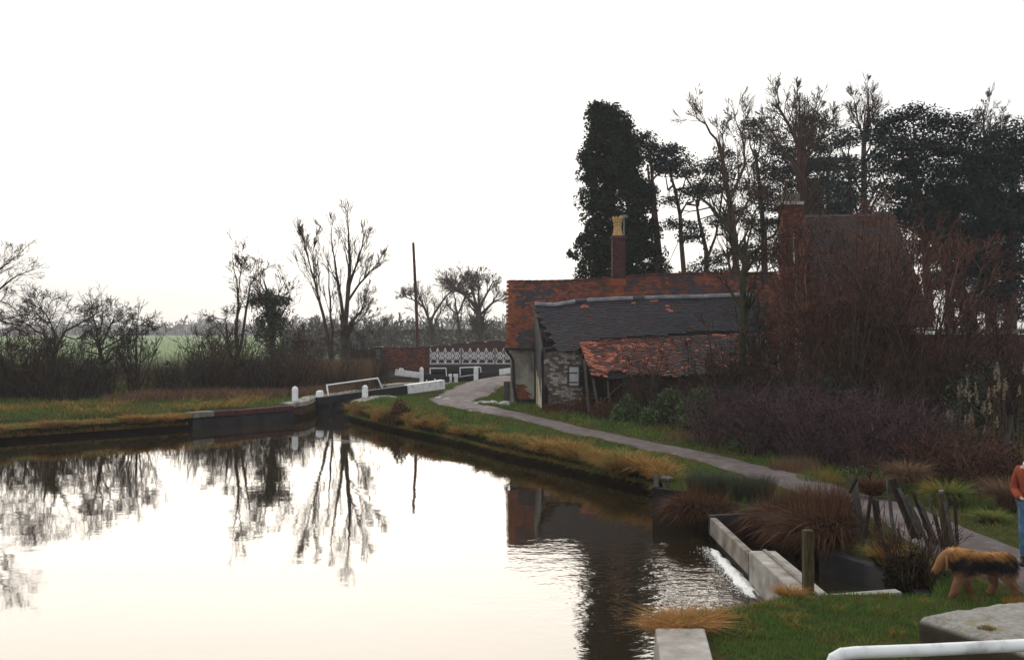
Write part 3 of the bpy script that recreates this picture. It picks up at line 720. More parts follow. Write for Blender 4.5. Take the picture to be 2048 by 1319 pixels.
# front range with the blue-grey roof
t2 = thing('tumbledown_outbuilding', 'tumbledown limewashed outbuilding with a sagging blue-grey tiled roof', 'outbuilding', (4.5, 40, 0.6))
RL, RR, ER, EL = (.93, 41.2, 4.86), (9.9, 40.3, 5.20), (9.9, 38.1, 3.0), (1.22, 38.9, 3.05)
def sag2(u, w): return (-.11 * math.exp(-((u - .09) / .07) ** 2) + .05 * math.sin(math.pi * min(u * 1.3, 1))) * (1 - .55 * w) - .03 * math.sin(u * 14) * w
def pick2(u, w, rg):
    if u > .62 and w > .75: return rg.choice([0, 1, 2], p=[.3, .3, .4])
    for (uu, ww, du) in ((.225, .10, .014), (.45, .09, .010), (.535, .06, .012), (.585, .15, .010), (.60, .24, .010)):
        if abs(u - uu) < du and abs(w - ww) < .022: return 3
    return rg.choice([1, 2], p=[.07, .93])
def skip2(u, w):
    edge = .0 + (.055 * sm(np.array(w), .18, .9)) + .012 * math.sin(w * 40)
    lim = .97 - .0 * u if u < .17 else (.82 - .17 * sm(np.array(u), .17, .8))
    if u < .17: lim = 1.0 - .05 * max(0, math.sin(u * 40))
    return u < edge or w > lim or (abs(u - .47) < .02 and .80 < w < .86 and u > .45)
slab_roof(t2, RL, RR, (9.9, 38.75, 3.65), (1.35, 39.35, 3.42), .08, M['gloom'], lambda u, w: sag2(u, w * .8) - .02)
tiled(t2, RL, RR, ER, EL, 29, .165, pick2, [M['t_red'], M['t_brown'], M['t_blue'], M['t_salmon']], sag2, skip2, wob=.5, jit=.008)
slab_roof(t2, (.93, 41.24, 4.85), (9.9, 40.34, 5.19), (9.9, 42.8, 4.0), (.93, 42.7, 4.0), .07, M['t_blue'], sag2)
u = 0.0; i = 0
while u < .94:
    l = .052 if i else .03; ua, ub = u, min(u + l, 1); pa = A(*RL) * (1 - ua) + A(*RR) * ua + A(0, 0, sag2(ua, 0) + .06); pb = A(*RL) * (1 - ub) + A(*RR) * ub + A(0, 0, sag2(ub, 0) + .06 + .012 * (i % 2))
    v = []; k = 7
    for p_ in (pa, pb - (pb - pa) * .03):
        for rr in (.15, .125):
            for j in range(k):
                a = math.pi * j / (k - 1); v.append((p_[0], p_[1] - rr * math.cos(a), p_[2] - .09 + rr * .95 * math.sin(a)))
    Q = []
    for j in range(k - 1): Q += [[j, j + 1, 2 * k + j + 1, 2 * k + j], [k + j, 3 * k + j, 3 * k + j + 1, k + j + 1], [j, k + j, k + j + 1, j + 1], [2 * k + j, 2 * k + j + 1, 3 * k + j + 1, 3 * k + j]]
    part('ridge_tile', v, [np.array(Q)], M['ridge'] if i not in (4, 9) else M['t_blue'], t2, smooth=False); u += l; i += 1
# front wall of separate limewashed bricks
rgb = np.random.RandomState(31)
prism(t2, 'front_wall', [(1.24, .4), (2.8, .4), (2.8, 3.25), (1.24, 3.1)], 39.22, 39.45, M['mortar'])
proto = {}
def brick_mesh(m, k):
    key = (m.name, k)
    if key not in proto:
        v, q = box((0, 0, 0), (.106 if k else .05, .05, .0385), jit=.004, rng=rgb); proto[key] = mesh('brick', v, [q], m)
    return proto[key]
z = .52; r = 0
while z < 2.98:
    x = 1.25 - (r % 2) * .11
    while x < 2.74:
        xx = x + .11
        full = True
        if x < 1.24: xx = 1.30; full = False
        if not (2.16 < xx < 2.72 and Zp(771, 39.2) < z < Zp(732, 39.2)):
            high = z > 1.9
            m_ = M['wash_brick'] if rgb.rand() < (.5 + .25 * vn(np.array([xx]), np.array([z]), 1.5, 4)[0]) else M['wash_brick_b']
            o = link('brick', brick_mesh(m_, full), t2); o.location = Vector((xx, 39.19 + rgb.uniform(-.007, .007), z)) - Vector(rootof(t2)); o.rotation_euler[1] = rgb.normal() * .008
        x += .226
    z += .087; r += 1
prism(t2, 'buttress', [(X(1084.5, 39.05), .4), (X(1097, 39.05), .4), (X(1096.5, 39.05), Zp(777, 39)), (X(1090, 39.05), Zp(768, 39))], 38.98, 39.2, M['gloom'])
gable(t2, 'gable_wall', [(1.17, 39.12, .4), (.96, 42.7, .4), (.92, 42.7, 3.95), (.94, 41.2, 4.72), (1.14, 39.12, 3.05)], .1, M['dark_concrete'])
for y0_, y1_, z0_, z1_, mm in ((39.12, 40.9, .5, 1.9, 'cream'), (41.2, 41.6, .5, 2.1, 'cream'), (39.12, 39.9, 1.9, 3.0, 'cream'), (40.2, 40.9, 1.92, 3.6, 'cream'), (41.3, 41.7, 2.12, 4.2, 'render')):
    xq = lambda y: 1.17 - (y - 39.12) * .0587 - .012
    gable(t2, 'limewashed_stud', [(xq(y0_), y0_, z0_), (xq(y1_), y1_, z0_), (xq(y1_) - .01, y1_, z1_), (xq(y0_) - .01, y0_, z1_)], .03, M[mm])
for y0, y1, z0, z1 in ((40.0, 40.12, 1.95, 2.9),):
    xg = lambda y: 1.17 - (y - 39.12) * .0587 - .02
    gable(t2, 'gable_stud', [(xg(y0), y0, z0), (xg(y1), y1, z0), (xg(y1) - .01, y1, z1), (xg(y0) - .01, y0, z1)], .06, M['dark_wood'])
gable(t2, 'verge_board', [(1.15, 38.95, 2.95), (.92, 41.2, 4.66), (.92, 41.2, 4.84), (1.14, 38.95, 3.12)], .04, M['old_wood'])
prism(t2, 'painted_eaves_shadow', [(1.3, 2.93), (2.85, 3.05), (2.85, 3.22), (1.3, 3.08)], 39.1, 39.17, M['gloom'])  # dark strip painting the shadow below the eaves
sh = prism(t2, 'window_shutter', [(X(1138.5, 39.1), Zp(770, 39.1)), (X(1157, 39.1), Zp(770, 39.1)), (X(1157, 39.1), Zp(733.5, 39.1)), (X(1138.5, 39.1), Zp(733.5, 39.1))], 39.09, 39.12, M['shutter'])
for py in (745, 764):
    v, q = box((X(1146, 39.07), 39.075, Zp(py, 39.07)), (.17, .012, .02)); part('hinge_strap', v, [q], M['rust'], sh)
for (a_, b_, c_, d_) in ((1135, 1138.5, 731, 772), (1157.5, 1160, 731, 772), (1135, 1166, 729, 732.5), (1135, 1160, 771, 773.5)):
    v, q = box((X((a_ + b_) / 2, 39.1), 39.11, Zp((c_ + d_) / 2, 39.1)), ((b_ - a_) / 2 * 39.1 / F, .04, (d_ - c_) / 2 * 39.1 / F)); part('window_frame', v, [q], M['old_wood'], t2)
prism(t2, 'window_recess', [(X(1157, 39.1), Zp(772, 39.1)), (X(1168, 39.1), Zp(772, 39.1)), (X(1168, 39.1), Zp(731, 39.1)), (X(1157, 39.1), Zp(731, 39.1))], 39.14, 39.2, M['dark_wood'])
# lean-to with the broken red roof
t3 = thing('lean_to_shed', 'collapsing open lean-to shed with a patchy salmon-red tiled roof', 'shed', (5.8, 37.5, 0.6))
RL, RR, ER, EL = (2.68, 39.35, 3.42), (9.9, 38.75, 3.66), (9.3, 36.0, 2.28), (2.98, 36.7, 2.14)
sag3 = lambda u, w: -.07 * math.sin(math.pi * min(1, u * 1.1)) * w - .04 * math.sin(u * 17) * w - .06 * math.exp(-((u - .1) / .06) ** 2) * w
def pick3(u, w, rg):
    s = vn(np.array([u * 26]), np.array([w * 9]), 1, 7)[0] + .25 * rg.normal()
    lf = 1 - sm(np.array(u), .02, .7)
    if s > .74 - .36 * lf + (.0 if w > .15 else -.2): return 3
    if u < .03 and rg.rand() < .6: return 3
    if rg.rand() < .1 + .62 * sm(np.array(u), .25, .75) + .2 * (w > .8): return 2
    return rg.choice([0, 1])
def skip3(u, w): return (w > .93 - .1 * math.exp(-((u - .12) / .05) ** 2) and .07 < u < .2) or (.035 < u < .06 and w > .97) or (vn(np.array([u * 40]), np.array([w * 14]), 1, 17)[0] > .93)
slab_roof(t3, RL, RR, ER, EL, .06, M['gloom'], lambda u, w: sag3(u, w) - .025)
tiled(t3, RL, RR, ER, EL, 27, .165, pick3, [M['t_red'], M['t_brown'], M['t_blue'], M['t_salmon']], sag3, skip3, wob=1.7, jit=.014)
for a_, b_, w_ in (((2.86, 37.0, .5), (2.72, 37.6, 2.7), .1), ((3.22, 36.75, .5), (2.97, 36.85, 2.12), .09), ((3.62, 36.7, .5), (3.5, 36.75, 2.1), .07), ((5.1, 36.5, .5), (5.1, 36.5, 2.1), .1), ((7, 36.3, .5), (7, 36.3, 2.15), .1)):
    v, q = beam(a_, b_, w_, w_, up=(0, 1, 0)); part('post', v, [q], M['old_wood'], t3)
v, q = beam((3.2, 36.7, 1.1), (4.3, 36.7, 2.05), .03, .03); part('brace', v, [q], M['old_wood'], t3)
prism(t3, 'bay_shade_boards', [(2.75, .4), (9.5, .4), (9.5, 3.3), (2.75, 3.3)], 39.0, 39.06, M['gloom'])  # near-black sheet carries the shade inside the open bay in its colour
xw = 4.15
while xw < 9.2:
    v, q = box((xw, 36.6 - (xw - 4) * .08, 1.25), (.1, .015, .8), jit=.01); part('plank', v, [q], M['dark_wood'], t3); xw += .215
gable(t3, 'end_fascia', [(2.66, 39.3, 3.2), (2.95, 36.75, 1.98), (2.95, 36.75, 2.12), (2.66, 39.3, 3.36)], .05, M['dark_wood'])
v, q = box((X(1168, 39), 38.9, Zp(692, 39)), (.09, .1, .15), jit=.02); part('salmon_block', v, [q], M['t_salmon'], t3)

# tall brick house behind the trees
t4 = thing('brick_house', 'tall brick house with a steep brown tiled roof, half hidden by bare trees', 'house', (13, 38.5, .8))
RL, RR, ER, EL = (X(1588, 38.5), 38.5, Zp(432, 38.5)), (14.6, 38.1, 8.2), (14.3, 33.9, 3.97), (X(1602, 34.5), 34.5, Zp(650, 34.5))
pick4 = lambda u, w, rg: rg.choice([1, 2], p=[.78, .22]) if u > .12 else rg.choice([0, 1], p=[.7, .3])
slab_roof(t4, RL, RR, ER, EL, .08, M['gloom'])
tiled(t4, RL, RR, ER, EL, 52, .165, pick4, [M['t_red'], M['t_old'], M['t_blue'], M['t_orange']])
slab_roof(t4, (RL[0], 38.55, RL[2] - .01), (14.6, 38.15, 8.19), (15.2, 42.2, 4), (11.9, 42.6, 4), .08, M['t_brown'])
gable(t4, 'gable_wall', [(9.98, 34.6, .6), (11.75, 42.3, .6), (11.8, 42.3, 4.05), (10.78, 38.5, RL[2] - .1), (9.98, 34.6, 3.95)], .2, M['cream'])
prism(t4, 'front_wall', [(10.15, .6), (14.1, .6), (14.1, 3.95), (10.15, 3.95)], 34.8, 35.0, M['red_brick'])
X0, X1 = X(1564, 38.2), X(1602, 38.2)
v, q = box(((X0 + X1) / 2, 38.45, 5.0), ((X1 - X0) / 2 - .05, .28, 4.0)); part('chimney_core', v, [q], M['mortar'], t4)
brick_wall(t4, (X0, 38.13), (X1, 38.13), 5.2, Zp(408, 38.2), M['red_brick'], M['purple_brick'], 'chimney_bricks', mix=.5, proud=.004)
brick_wall(t4, (X0 + .05, 38.75), (X0 + .05, 38.13), 5.2, Zp(408, 38.2), M['red_brick'], M['dark_brick'], 'chimney_bricks', mix=.3, proud=.004)
v, q = box(((X0 + X1) / 2, 38.45, Zp(406.5, 38.2)), (.44, .4, .06)); part('chimney_cap', v, [q], M['pale_concrete'], t4)
lathe(t4, 'chimney_pot', X(1576, 38.4), 38.45, [(Zp(405, 38.4), .17), (Zp(402, 38.4), .14), (Zp(390, 38.4), .13), (Zp(389, 38.4), .16), (Zp(387, 38.4), .16), (Zp(387, 38.4), .1)], M['pot_red'])
t5 = thing('white_shed', 'low shed glimpsed through the thicket by a pale roof edge', 'shed', (17.4, 32, .8))
v, q = box((13.4 + 2.0, 33, 2.2), (1.8, 1.2, 1.45)); part('wall', v, [q], M['dark_brick'], t5)
v, q = box((15.4, 31.75, 3.74), (1.7, .05, .05)); part('roof_edge', v, [q], M['concrete'], t5)
v, q = box((15.4, 33, 3.8), (1.9, 1.22, .04)); part('roof', v, [q], M['zinc'], t5)

# ------------------------------------------------------------------ by-wash weir in the foreground
tw = thing('weir_wall', 'narrow concrete weir wall leading up the bywash to the dark pool', 'wall', (3.6, 16.4, 0))
v, q = beam((3.60, 15.02, .29), (3.62, 18.0, .27), .12, .32); bevel_mesh(part('wall', v, [q], M['concrete'], tw), .02)
v, q = beam((3.70, 15.0, -.1), (3.72, 18.0, -.1), .1, .5); part('rear_slab', v, [q], M['dark_concrete'], tw)
v, q = beam((3.56, 18.06, .28), (5.2, 18.45, .30), .10, .36); bevel_mesh(part('end_wall', v, [q], M['dark_concrete'], tw), .015)
ts = thing('weir_slab', 'broad concrete slab on the weir between the narrow wall and the wooden post', 'slab', (3.72, 13.7, 0))
v, q = beam((3.74, 12.2, .15), (3.75, 14.98, .13), .40, .74); bevel_mesh(part('block', v, [q], M['pale_concrete'], ts), .02)
v, q = beam((3.76, 12.25, .534), (3.77, 14.95, .514), .05, .03); part('raised_seam', v, [q], M['concrete'], ts)
# curved pool wall
R_ = np.array([(4.92, 15.75), (5.05, 15.35), (5.28, 14.75), (5.42, 14.1), (5.45, 13.5), (5.38, 13.05)])
g = Geo()
for a_, b_ in zip(R_[:-1], R_[1:]):
    v, q = beam((*a_, .02), (*(b_ + (b_ - a_) * .03), .02), .20, .68); g.add(v, q)
v, f = g.out(); v[:, 2] -= 0.0
solo('pool_wall', v, f, M['dark_concrete'], 'dark curved concrete wall round the right side of the bywash pool', 'wall')
v, q = beam((3.98, 12.42, .47), (4.85, 12.55, .50), .16, .07); solo('edge_plank', v, [q], M['pale_concrete'], 'pale plank at the near lip of the pool beside the wooden post', 'plank')
v, q = beam((5.55, 12.9, .1), (4.6, 12.5, -.05), .07, .07); solo('fallen_branch', v, [q], M['dark_wood'], 'dark stick lying aslant in the pool below the curved wall', 'stick')
v, q = beam((X(1616, 12.5), 12.5, .35), (X(1617, 12.5), 12.52, 1.30), .125, .125, up=(0, 1, 0)); bevel_mesh(solo('wooden_post', v, [q], M['green_wood'], 'upright algae-stained wooden post at the near end of the weir slab', 'post'), .012)
# white water under the wall
def foam():
    rg = np.random.RandomState(8); g = Geo()
    n, k = 60, 9; V = []
    for i in range(n):
        u = i / (n - 1); y = 14.15 + u * 3.25; x0 = 3.46; wd = (.085 + .03 * math.sin(u * 5) + .02 * math.sin(u * 31)) * min(1, (1 - u) * 7 + .15) * min(1, u * 9 + .2)
        for j in range(k):
            w = j / (k - 1) * 2 - 1; xo = x0 + w * wd + rg.normal() * .01
            V.append((xo, y + rg.normal() * .008, .003 + .06 * max(0, 1 - w * w) * (.7 + .6 * rg.rand()) * min(1, u * 9) * min(1, (1 - u) * 6 + .1)))
    Q = [[i * k + j, i * k + j + 1, (i + 1) * k + j + 1, (i + 1) * k + j] for i in range(n - 1) for j in range(k - 1)]; g.add(V, Q)
    m = 900; P = np.stack([3.42 - np.abs(rg.normal(size=m)) * .10, rg.uniform(14.3, 17.4, m) + rg.normal(size=m) * .1, rg.uniform(.003, .03, m)], 1)
    v, q = leaves(P, .014, rg, flat=.85); g.add(v, q)
    return g.out()
mf, tf, bf = nodes_of('white_water', .55, .5); bf.inputs['Base Color'].default_value = (.85, .85, .82, 1)
bump(tf, bf, noise(tf, 40, 3), .7, .02)
v, f = foam(); solo('foam', v, f, mf, kind='stuff', smooth=True)
rail_o = thing('outlet_pipe', 'thin dark pipe poking from the weir at the end of the foam', 'pipe', (3.45, 14.1, 0))
rail('pipe', [(3.46, 14.32, .06), (3.44, 12.9, .0)], .018, M['old_wood'], rail_o)
# near quay: concrete ledge bottom centre
tl = thing('quay_ledge', 'pale concrete ledge at the water edge under the orange grass tuft', 'ledge', (1.6, 10, 0))
v = np.array([(1.20, 7.2, .62), (1.66, 7.2, .62), (1.54, 10.75, .60), (2.07, 10.75, .60), (1.12, 7.2, -.6), (1.85, 7.2, -.6), (1.46, 10.75, -.6), (2.2, 10.75, -.6)])
bevel_mesh(part('slab', v, [np.array([[0, 1, 3, 2], [4, 6, 7, 5], [0, 4, 5, 1], [2, 3, 7, 6], [0, 2, 6, 4], [1, 5, 7, 3]])], M['pale_concrete'], tl), .02)
# big coping stone, bottom right
def worn_block(name, label, c, h, rz, m, seg=26, amp=.012, r=.09):
    bm = bmesh_box = None
    import bmesh
    bm = bmesh.new(); bmesh.ops.create_cube(bm, size=2); bmesh.ops.subdivide_edges(bm, edges=bm.edges[:], cuts=seg, use_grid_fill=True)
    hx, hy, hz = h
    for v in bm.verts:
        p = Vector((v.co.x * hx, v.co.y * hy, v.co.z * hz)); q = Vector((max(-hx + r, min(hx - r, p.x)), max(-hy + r, min(hy - r, p.y)), max(-hz + r, min(hz - r, p.z))))
        d = p - q; l = d.length
        if l > r: p = q + d * (r / l)
        nn = mnoise.fractal(p * 4.0, 1.0, 2.0, 4); p += (p - q).normalized() * 0 if l < 1e-6 else d.normalized() * nn * amp * 1.6
        v.co = p
    me = bpy.data.meshes.new(name); bm.to_mesh(me); bm.free(); me.materials.append(m)
    me.polygons.foreach_set('use_smooth', [True] * len(me.polygons))
    o = link(name, me, None, label=label, category='stone'); o.location = c; o.rotation_euler = (0, 0, rz); return o
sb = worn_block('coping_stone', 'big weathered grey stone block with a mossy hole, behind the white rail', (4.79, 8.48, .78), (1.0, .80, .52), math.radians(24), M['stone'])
M['moss'] = mat_island('orange_green_moss', [(0.10, 0.11, 0.02), (0.22, 0.14, 0.03), (0.30, 0.12, 0.03)])
def moss(cx, cy, cz, rx, ry, n, label):
    rg = np.random.RandomState(n); a = rg.uniform(0, 6.28, n); rr = np.sqrt(rg.rand(n)); P = np.stack([cx + rx * rr * np.cos(a), cy + ry * rr * np.sin(a), cz + 0 * rr], 1)
    v, T = blades(P, rg.uniform(.015, .05, n), .008, .5, .1, 1, rg); return solo('moss_tuft', v, [T], M['moss'], label, 'moss')
moss(X(1976, 8.35), 8.38, 1.285, .07, .05, 420, 'small orange moss tuft filling the round hole in the stone block')
moss(X(2040, 9.2), 9.25, 1.29, .14, .08, 700, 'yellow-green moss cushion on the back right of the stone block')
# white tubular rail, bottom right
trl = thing('handrail', 'thick white tubular handrail crossing the bottom right corner', 'rail', (3, 3.9, 1.2))
pr = [at(1658, 1400, 3.9), at(1660, 1335, 3.9), at(1668, 1316, 3.9), at(1684, 1307, 3.9), at(1712, 1304, 3.9), at(1850, 1299, 3.92), at(2052, 1289, 3.95), at(2300, 1280, 3.98)]
rail('tube', pr, .0255, M['white'], trl)

# boarded quay corner with its stump, mid right
tq = thing('quay_corner', 'black timber-faced quay corner jutting into the water below the rushes', 'quay', (3.1, 20.9, 0))
v, q = beam((2.94, 20.42, .12), (3.42, 23.6, .1), .1, .95); part('timber_face', v, [q], M['gloom'], tq)
v, q = beam((2.90, 20.46, .12), (3.6, 19.8, .12), .1, .93); part('timber_face', v, [q], M['gloom'], tq)
ttk = thing('mooring_stump', 'squat weathered stump with a flared top on the mossy quay corner', 'stump', (X(1333, 21), 21.0, .5))
lathe(ttk, 'stump', X(1333, 21), 21.0, [(.45, .09), (.62, .085), (.66, .13), (.70, .13), (.72, .10), (.72, .01)], M['old_wood'])

# gate posts and stones beside the cottage
for i, (px, w_) in enumerate(((1010, 5), (1016, 6), (1022, 5))):
    v, q = box((X(px, 44), 43.6 + i * .05, Zp(785, 44)), (w_ / 2 * .022, .04, .52), jit=.01); solo('fence_board', v, [q], M['old_wood'], ['weathered gate board farthest from the cottage downpipe', 'middle weathered gate board by the cottage corner', 'weathered gate board touching the cottage downpipe'][i], 'board', 'old boards at the cottage corner')
def rock(name, label, c, r, m, seed, group=None):
    import bmesh
    bm = bmesh.new(); bmesh.ops.create_icosphere(bm, subdivisions=3, radius=1)
    for v in bm.verts:
        n_ = mnoise.fractal(v.co * 1.6 + Vector((seed * 7.1, 0, 0)), 1.0, 2.0, 4); v.co = Vector((v.co.x * r[0], v.co.y * r[1], v.co.z * r[2])) * (1 + .35 * n_)
    me = bpy.data.meshes.new(name); bm.to_mesh(me); bm.free(); me.materials.append(m)
    o = link(name, me, None, label=label, category='stone', group=group); o.location = c; return o
M['chalk'] = mat_noise('whitish_rubble', [(0.30, 0.28, 0.26), (0.52, 0.50, 0.47), (0.62, 0.60, 0.58)], 5, .9, .6, 20, .02)
for i, (px, py, w_, h_, lab) in enumerate(((1010, 810, 13, 7, 'largest white stone, at the foot of the cottage downpipe'), (985, 807, 12, 5, 'white stone next to the largest one by the cottage'), (966, 807, 12, 5, 'middle white stone of the row at the path bend'),
        (947, 809, 10, 4, 'small white stone at the path end of the row'), (893, 799, 8, 2.2, 'flat white stone at the left side of the path bend'), (878, 796, 9, 2, 'flat white stone in the grass left of the path'), (784, 796, 9, 3.2, 'pale flat stone in the grass under the black beam'))):
    Y = (EYE - .62) * F / (py - CY); rock('white_stone', lab, at(px, py - 1, Y), (w_ * Y / F, w_ * .8 * Y / F, h_ * Y / F * 1.1), M['chalk'], i, 'white stones by the path')
v, f = (lambda s: tubes(s, k=8))([[X(930, 47), 47, .64, X(958, 47.3), 47.3, .66, .05, .05]])

# ------------------------------------------------------------------ plant materials
G1, G2, G3 = (.042, .115, .026), (.078, .175, .030), (.14, .215, .038)
ST, OR, BR, DB = (.40, .28, .11), (.46, .20, .045), (.10, .05, .025), (.035, .020, .015)
M['lawn'] = mat_island('short_green_grass', [G1, G2, G3, (.16, .16, .045)], [(.022, .07, .02), G2, (.075, .13, .025), (.18, .14, .045)], 2.2, .55, trans=.15)
M['verge'] = mat_island('rough_verge_grass', [G1, G2, G3, (.13, .12, .035), (.20, .14, .05)], [G2, G1, G3, (.13, .11, .03), (.22, .12, .04)], .45, .6, trans=.15)
M['straw'] = mat_island('straw_and_orange_grass', [(.09, .12, .025), (.26, .19, .05), OR, ST, (.20, .09, .035)], [(.07, .13, .025), (.20, .18, .045), (.36, .18, .05), (.12, .065, .03)], 1.3, .6, trans=.2)
M['orange'] = mat_island('bright_orange_grass', [(.20, .11, .03), OR, ST, (.34, .13, .035)], [(.26, .15, .04), (.46, .20, .05)], 3, .4, trans=.2)
M['edge'] = mat_island('green_and_tawny_edge_grass', [G2, G3, (.20, .17, .045), (.30, .17, .05)], [G2, (.13, .13, .03), (.34, .18, .045), (.10, .13, .025)], 1.1, .55, trans=.2)
M['dryreed'] = mat_island('dead_pinkish_straw', [(.10, .055, .035), (.19, .11, .065), (.27, .17, .10), (.15, .08, .05)], [(.08, .045, .03), (.20, .115, .06)], .3, .4, trans=.15)
M['rush'] = mat_island('grey_green_rush', [(.025, .045, .028), (.045, .07, .045), (.08, .09, .055), (.12, .08, .04)], trans=.1)
M['russet'] = mat_island('russet_hanging_grass', [(.035, .016, .012), (.085, .034, .019), (.15, .065, .032), (.06, .04, .022)], trans=.15)
M['leaf_dark'] = mat_island('dark_ivy_leaf', [(.010, .022, .012), (.020, .042, .018), (.035, .062, .026), (.05, .07, .03)], rough=.6, spec=.35)
M['leaf_laurel'] = mat_island('green_bush_leaf', [(.018, .042, .018), (.045, .088, .028), (.085, .135, .04), (.15, .17, .05)], rough=.6, trans=.1, spec=.3)
M['leaf_bramble'] = mat_island('bramble_leaf', [(.018, .010, .012), (.035, .016, .018), (.028, .034, .015), (.06, .025, .018)], trans=.1)
M['needle'] = mat_island('pine_needles', [(.006, .016, .018), (.012, .028, .030), (.020, .040, .040), (.030, .045, .035)], rough=.8, spec=.1)
M['cypress'] = mat_island('cypress_spray', [(.006, .012, .008), (.012, .024, .014), (.022, .036, .018)], rough=.85, spec=.08)
M['bark'] = mat_noise('grey_brown_bark', [(.022, .016, .012), (.055, .042, .032), (.085, .070, .055)], 5, .95, .7, 14, .02, stretch=(2, 2, .5))
M['bark_pine'] = mat_noise('reddish_pine_bark', [(.03, .016, .012), (.08, .042, .03), (.12, .065, .045)], 4, .95, .7, 12, .02, stretch=(2, 2, .6))
M['bark_green'] = mat_noise('algae_green_bark', [(.020, .022, .012), (.05, .052, .028), (.075, .07, .045)], 5, .95, .6, 14, .02, stretch=(2, 2, .5))
M['twig'] = mat_island('brown_twigs', [(.032, .018, .012), (.055, .031, .020), (.11, .072, .05)], rough=.9, spec=.1)
M['twig_grey'] = mat_island('grey_brown_twigs', [(.020, .017, .014), (.036, .031, .025), (.085, .070, .055)], rough=.9, spec=.1)
M['twig_red'] = mat_island('reddish_twigs', [(.06, .022, .016), (.12, .046, .032), (.085, .040, .031), (.22, .11, .08)], rough=.9, spec=.1)
M['twig_purple'] = mat_island('purple_brown_twigs', [(.022, .011, .013), (.040, .020, .022), (.10, .06, .055), (.018, .010, .010)], rough=.9, spec=.1)
M['cane'] = mat_island('purple_bramble_canes', [(.045, .022, .03), (.09, .048, .058), (.15, .09, .10), (.025, .014, .018)], rough=.9, spec=.1)
M['leaf_gloom'] = mat_island('dead_dark_leaves', [(.008, .012, .008), (.020, .024, .013), (.045, .028, .016)], rough=.8, spec=.1)
M['plume'] = mat_island('buff_reed_plume', [(.22, .17, .12), (.34, .28, .20), (.15, .10, .07)], trans=.15)

# ------------------------------------------------------------------ growing things
def norm(v): return v / (np.linalg.norm(v) + 1e-9)
def grow(rg, p, d, L, r, lvl, out, tips, kids=(5, 5, 4), up=.06, curl=.13, spread=.75, ratio=.55, start=.3, step=None, taper=.75):
    """one limb and, below it, its branches down to twigs"""
    p = A(*p); d = norm(A(*d)); n = max(3 if kids else 2, int(L / (step or max(.4, L / 8)))); l = L / n; rr = r
    k = kids[0] if kids else 0; at_ = sorted(rg.uniform(start, 1, k)) if k else []
    at_ = list(at_); rend = r * (1 - taper)
    for i in range(n):
        d = norm(d + rg.normal(size=3) * curl + A(0, 0, up)); q = p + d * l; r2 = r + (rend - r) * (i + 1) / n
        out.append([*p, *q, rr, r2])
        while at_ and at_[0] <= (i + 1) / n:
            at_.pop(0); s = rg.normal(size=3); s = norm(s - d * (s @ d)); sp = spread * rg.uniform(.7, 1.3)
            dd = norm(d * math.cos(sp) + s * math.sin(sp)); f = 1 - .45 * (i / n)
            if len(kids) > 1 or True:
                if kids[1:] or lvl > 0:
                    grow(rg, q, dd, L * ratio * f * rg.uniform(.75, 1.2), max(r2 * .62, .004), lvl - 1, out, tips, kids[1:], up, curl * 1.15, spread, ratio, .2, taper=taper) if kids else None
        p, rr = q, r2
    if not kids or len(kids) <= 1: tips.append(p)
    return p, d

def bare_tree(name, label, base, limbs, seed, group=None, kids=(6, 5, 4), bark='bark', twig='twig', up=.05, curl=.12, spread=.6, ratio=.5, rmin=.008, cat='tree', foliage=None, start=.3, extra=None):
    """limbs: list of (polyline of points, r0, r1): guides given by hand; the rest grows from them"""
    rg = np.random.RandomState(seed); thick, thin, tips = [], [], []
    for pts, r0, r1 in limbs:
        pts = [A(*p) for p in pts]; n = len(pts) - 1
        fine = []
        for i in range(n):
            m = max(2, int(np.linalg.norm(pts[i + 1] - pts[i]) / .8))
            for j in range(m): fine.append(pts[i] + (pts[i + 1] - pts[i]) * j / m)
        fine.append(pts[-1]); fine = [f + rg.normal(size=3) * .035 * (0 < i_ < len(fine) - 1) for i_, f in enumerate(fine)]
        N = len(fine) - 1; Lt = sum(np.linalg.norm(fine[j + 1] - fine[j]) for j in range(N))
        for i in range(N):
            a = r0 + (r1 - r0) * i / N; b_ = r0 + (r1 - r0) * (i + 1) / N; thick.append([*fine[i], *fine[i + 1], a, b_])
            t_ = (i + 1) / N
            if t_ > start:
                nk = rg.poisson(kids[0] / N * 1.3 * (1.35 - .75 * t_))
                for _ in range(nk):
                    d = norm(fine[i + 1] - fine[i]); s = rg.normal(size=3); s = norm(s - d * (s @ d)); sp = spread * rg.uniform(.7, 1.4)
                    grow(rg, fine[i + 1], d * math.cos(sp) + s * math.sin(sp) + A(0, 0, .1), max(.6, Lt * ratio * (1.05 - .6 * t_)) * rg.uniform(.6, 1.1), max(b_ * .5, .012), 2, thin, tips, kids[1:], up, curl * .6, spread, .62)
        grow(rg, fine[-1], fine[-1] - fine[-2], max(.8, Lt * .18), r1 * .9, 2, thin, tips, (3, 2), up, curl * .6, spread * .8, .6)
    t = thing(name, label, cat, base, group)
    allseg = np.array(thick + thin); big = allseg[:, 6] > .03
    if big.any():
        v, f = tubes(allseg[big], cut=.06); part('trunk', v, f, M[bark], t, smooth=True)
    v, f = tubes(allseg[~big], rmin=rmin, cut=.06); part('crown', v, f, M[twig], t)
    return t, tips, rg

def clumps(rg, centres, n, spread, size, flat=0.0):
    c = np.repeat(np.asarray(centres), n, 0); P = c + rg.normal(size=c.shape) * np.asarray(spread)
    return leaves(P, size, rg, flat)

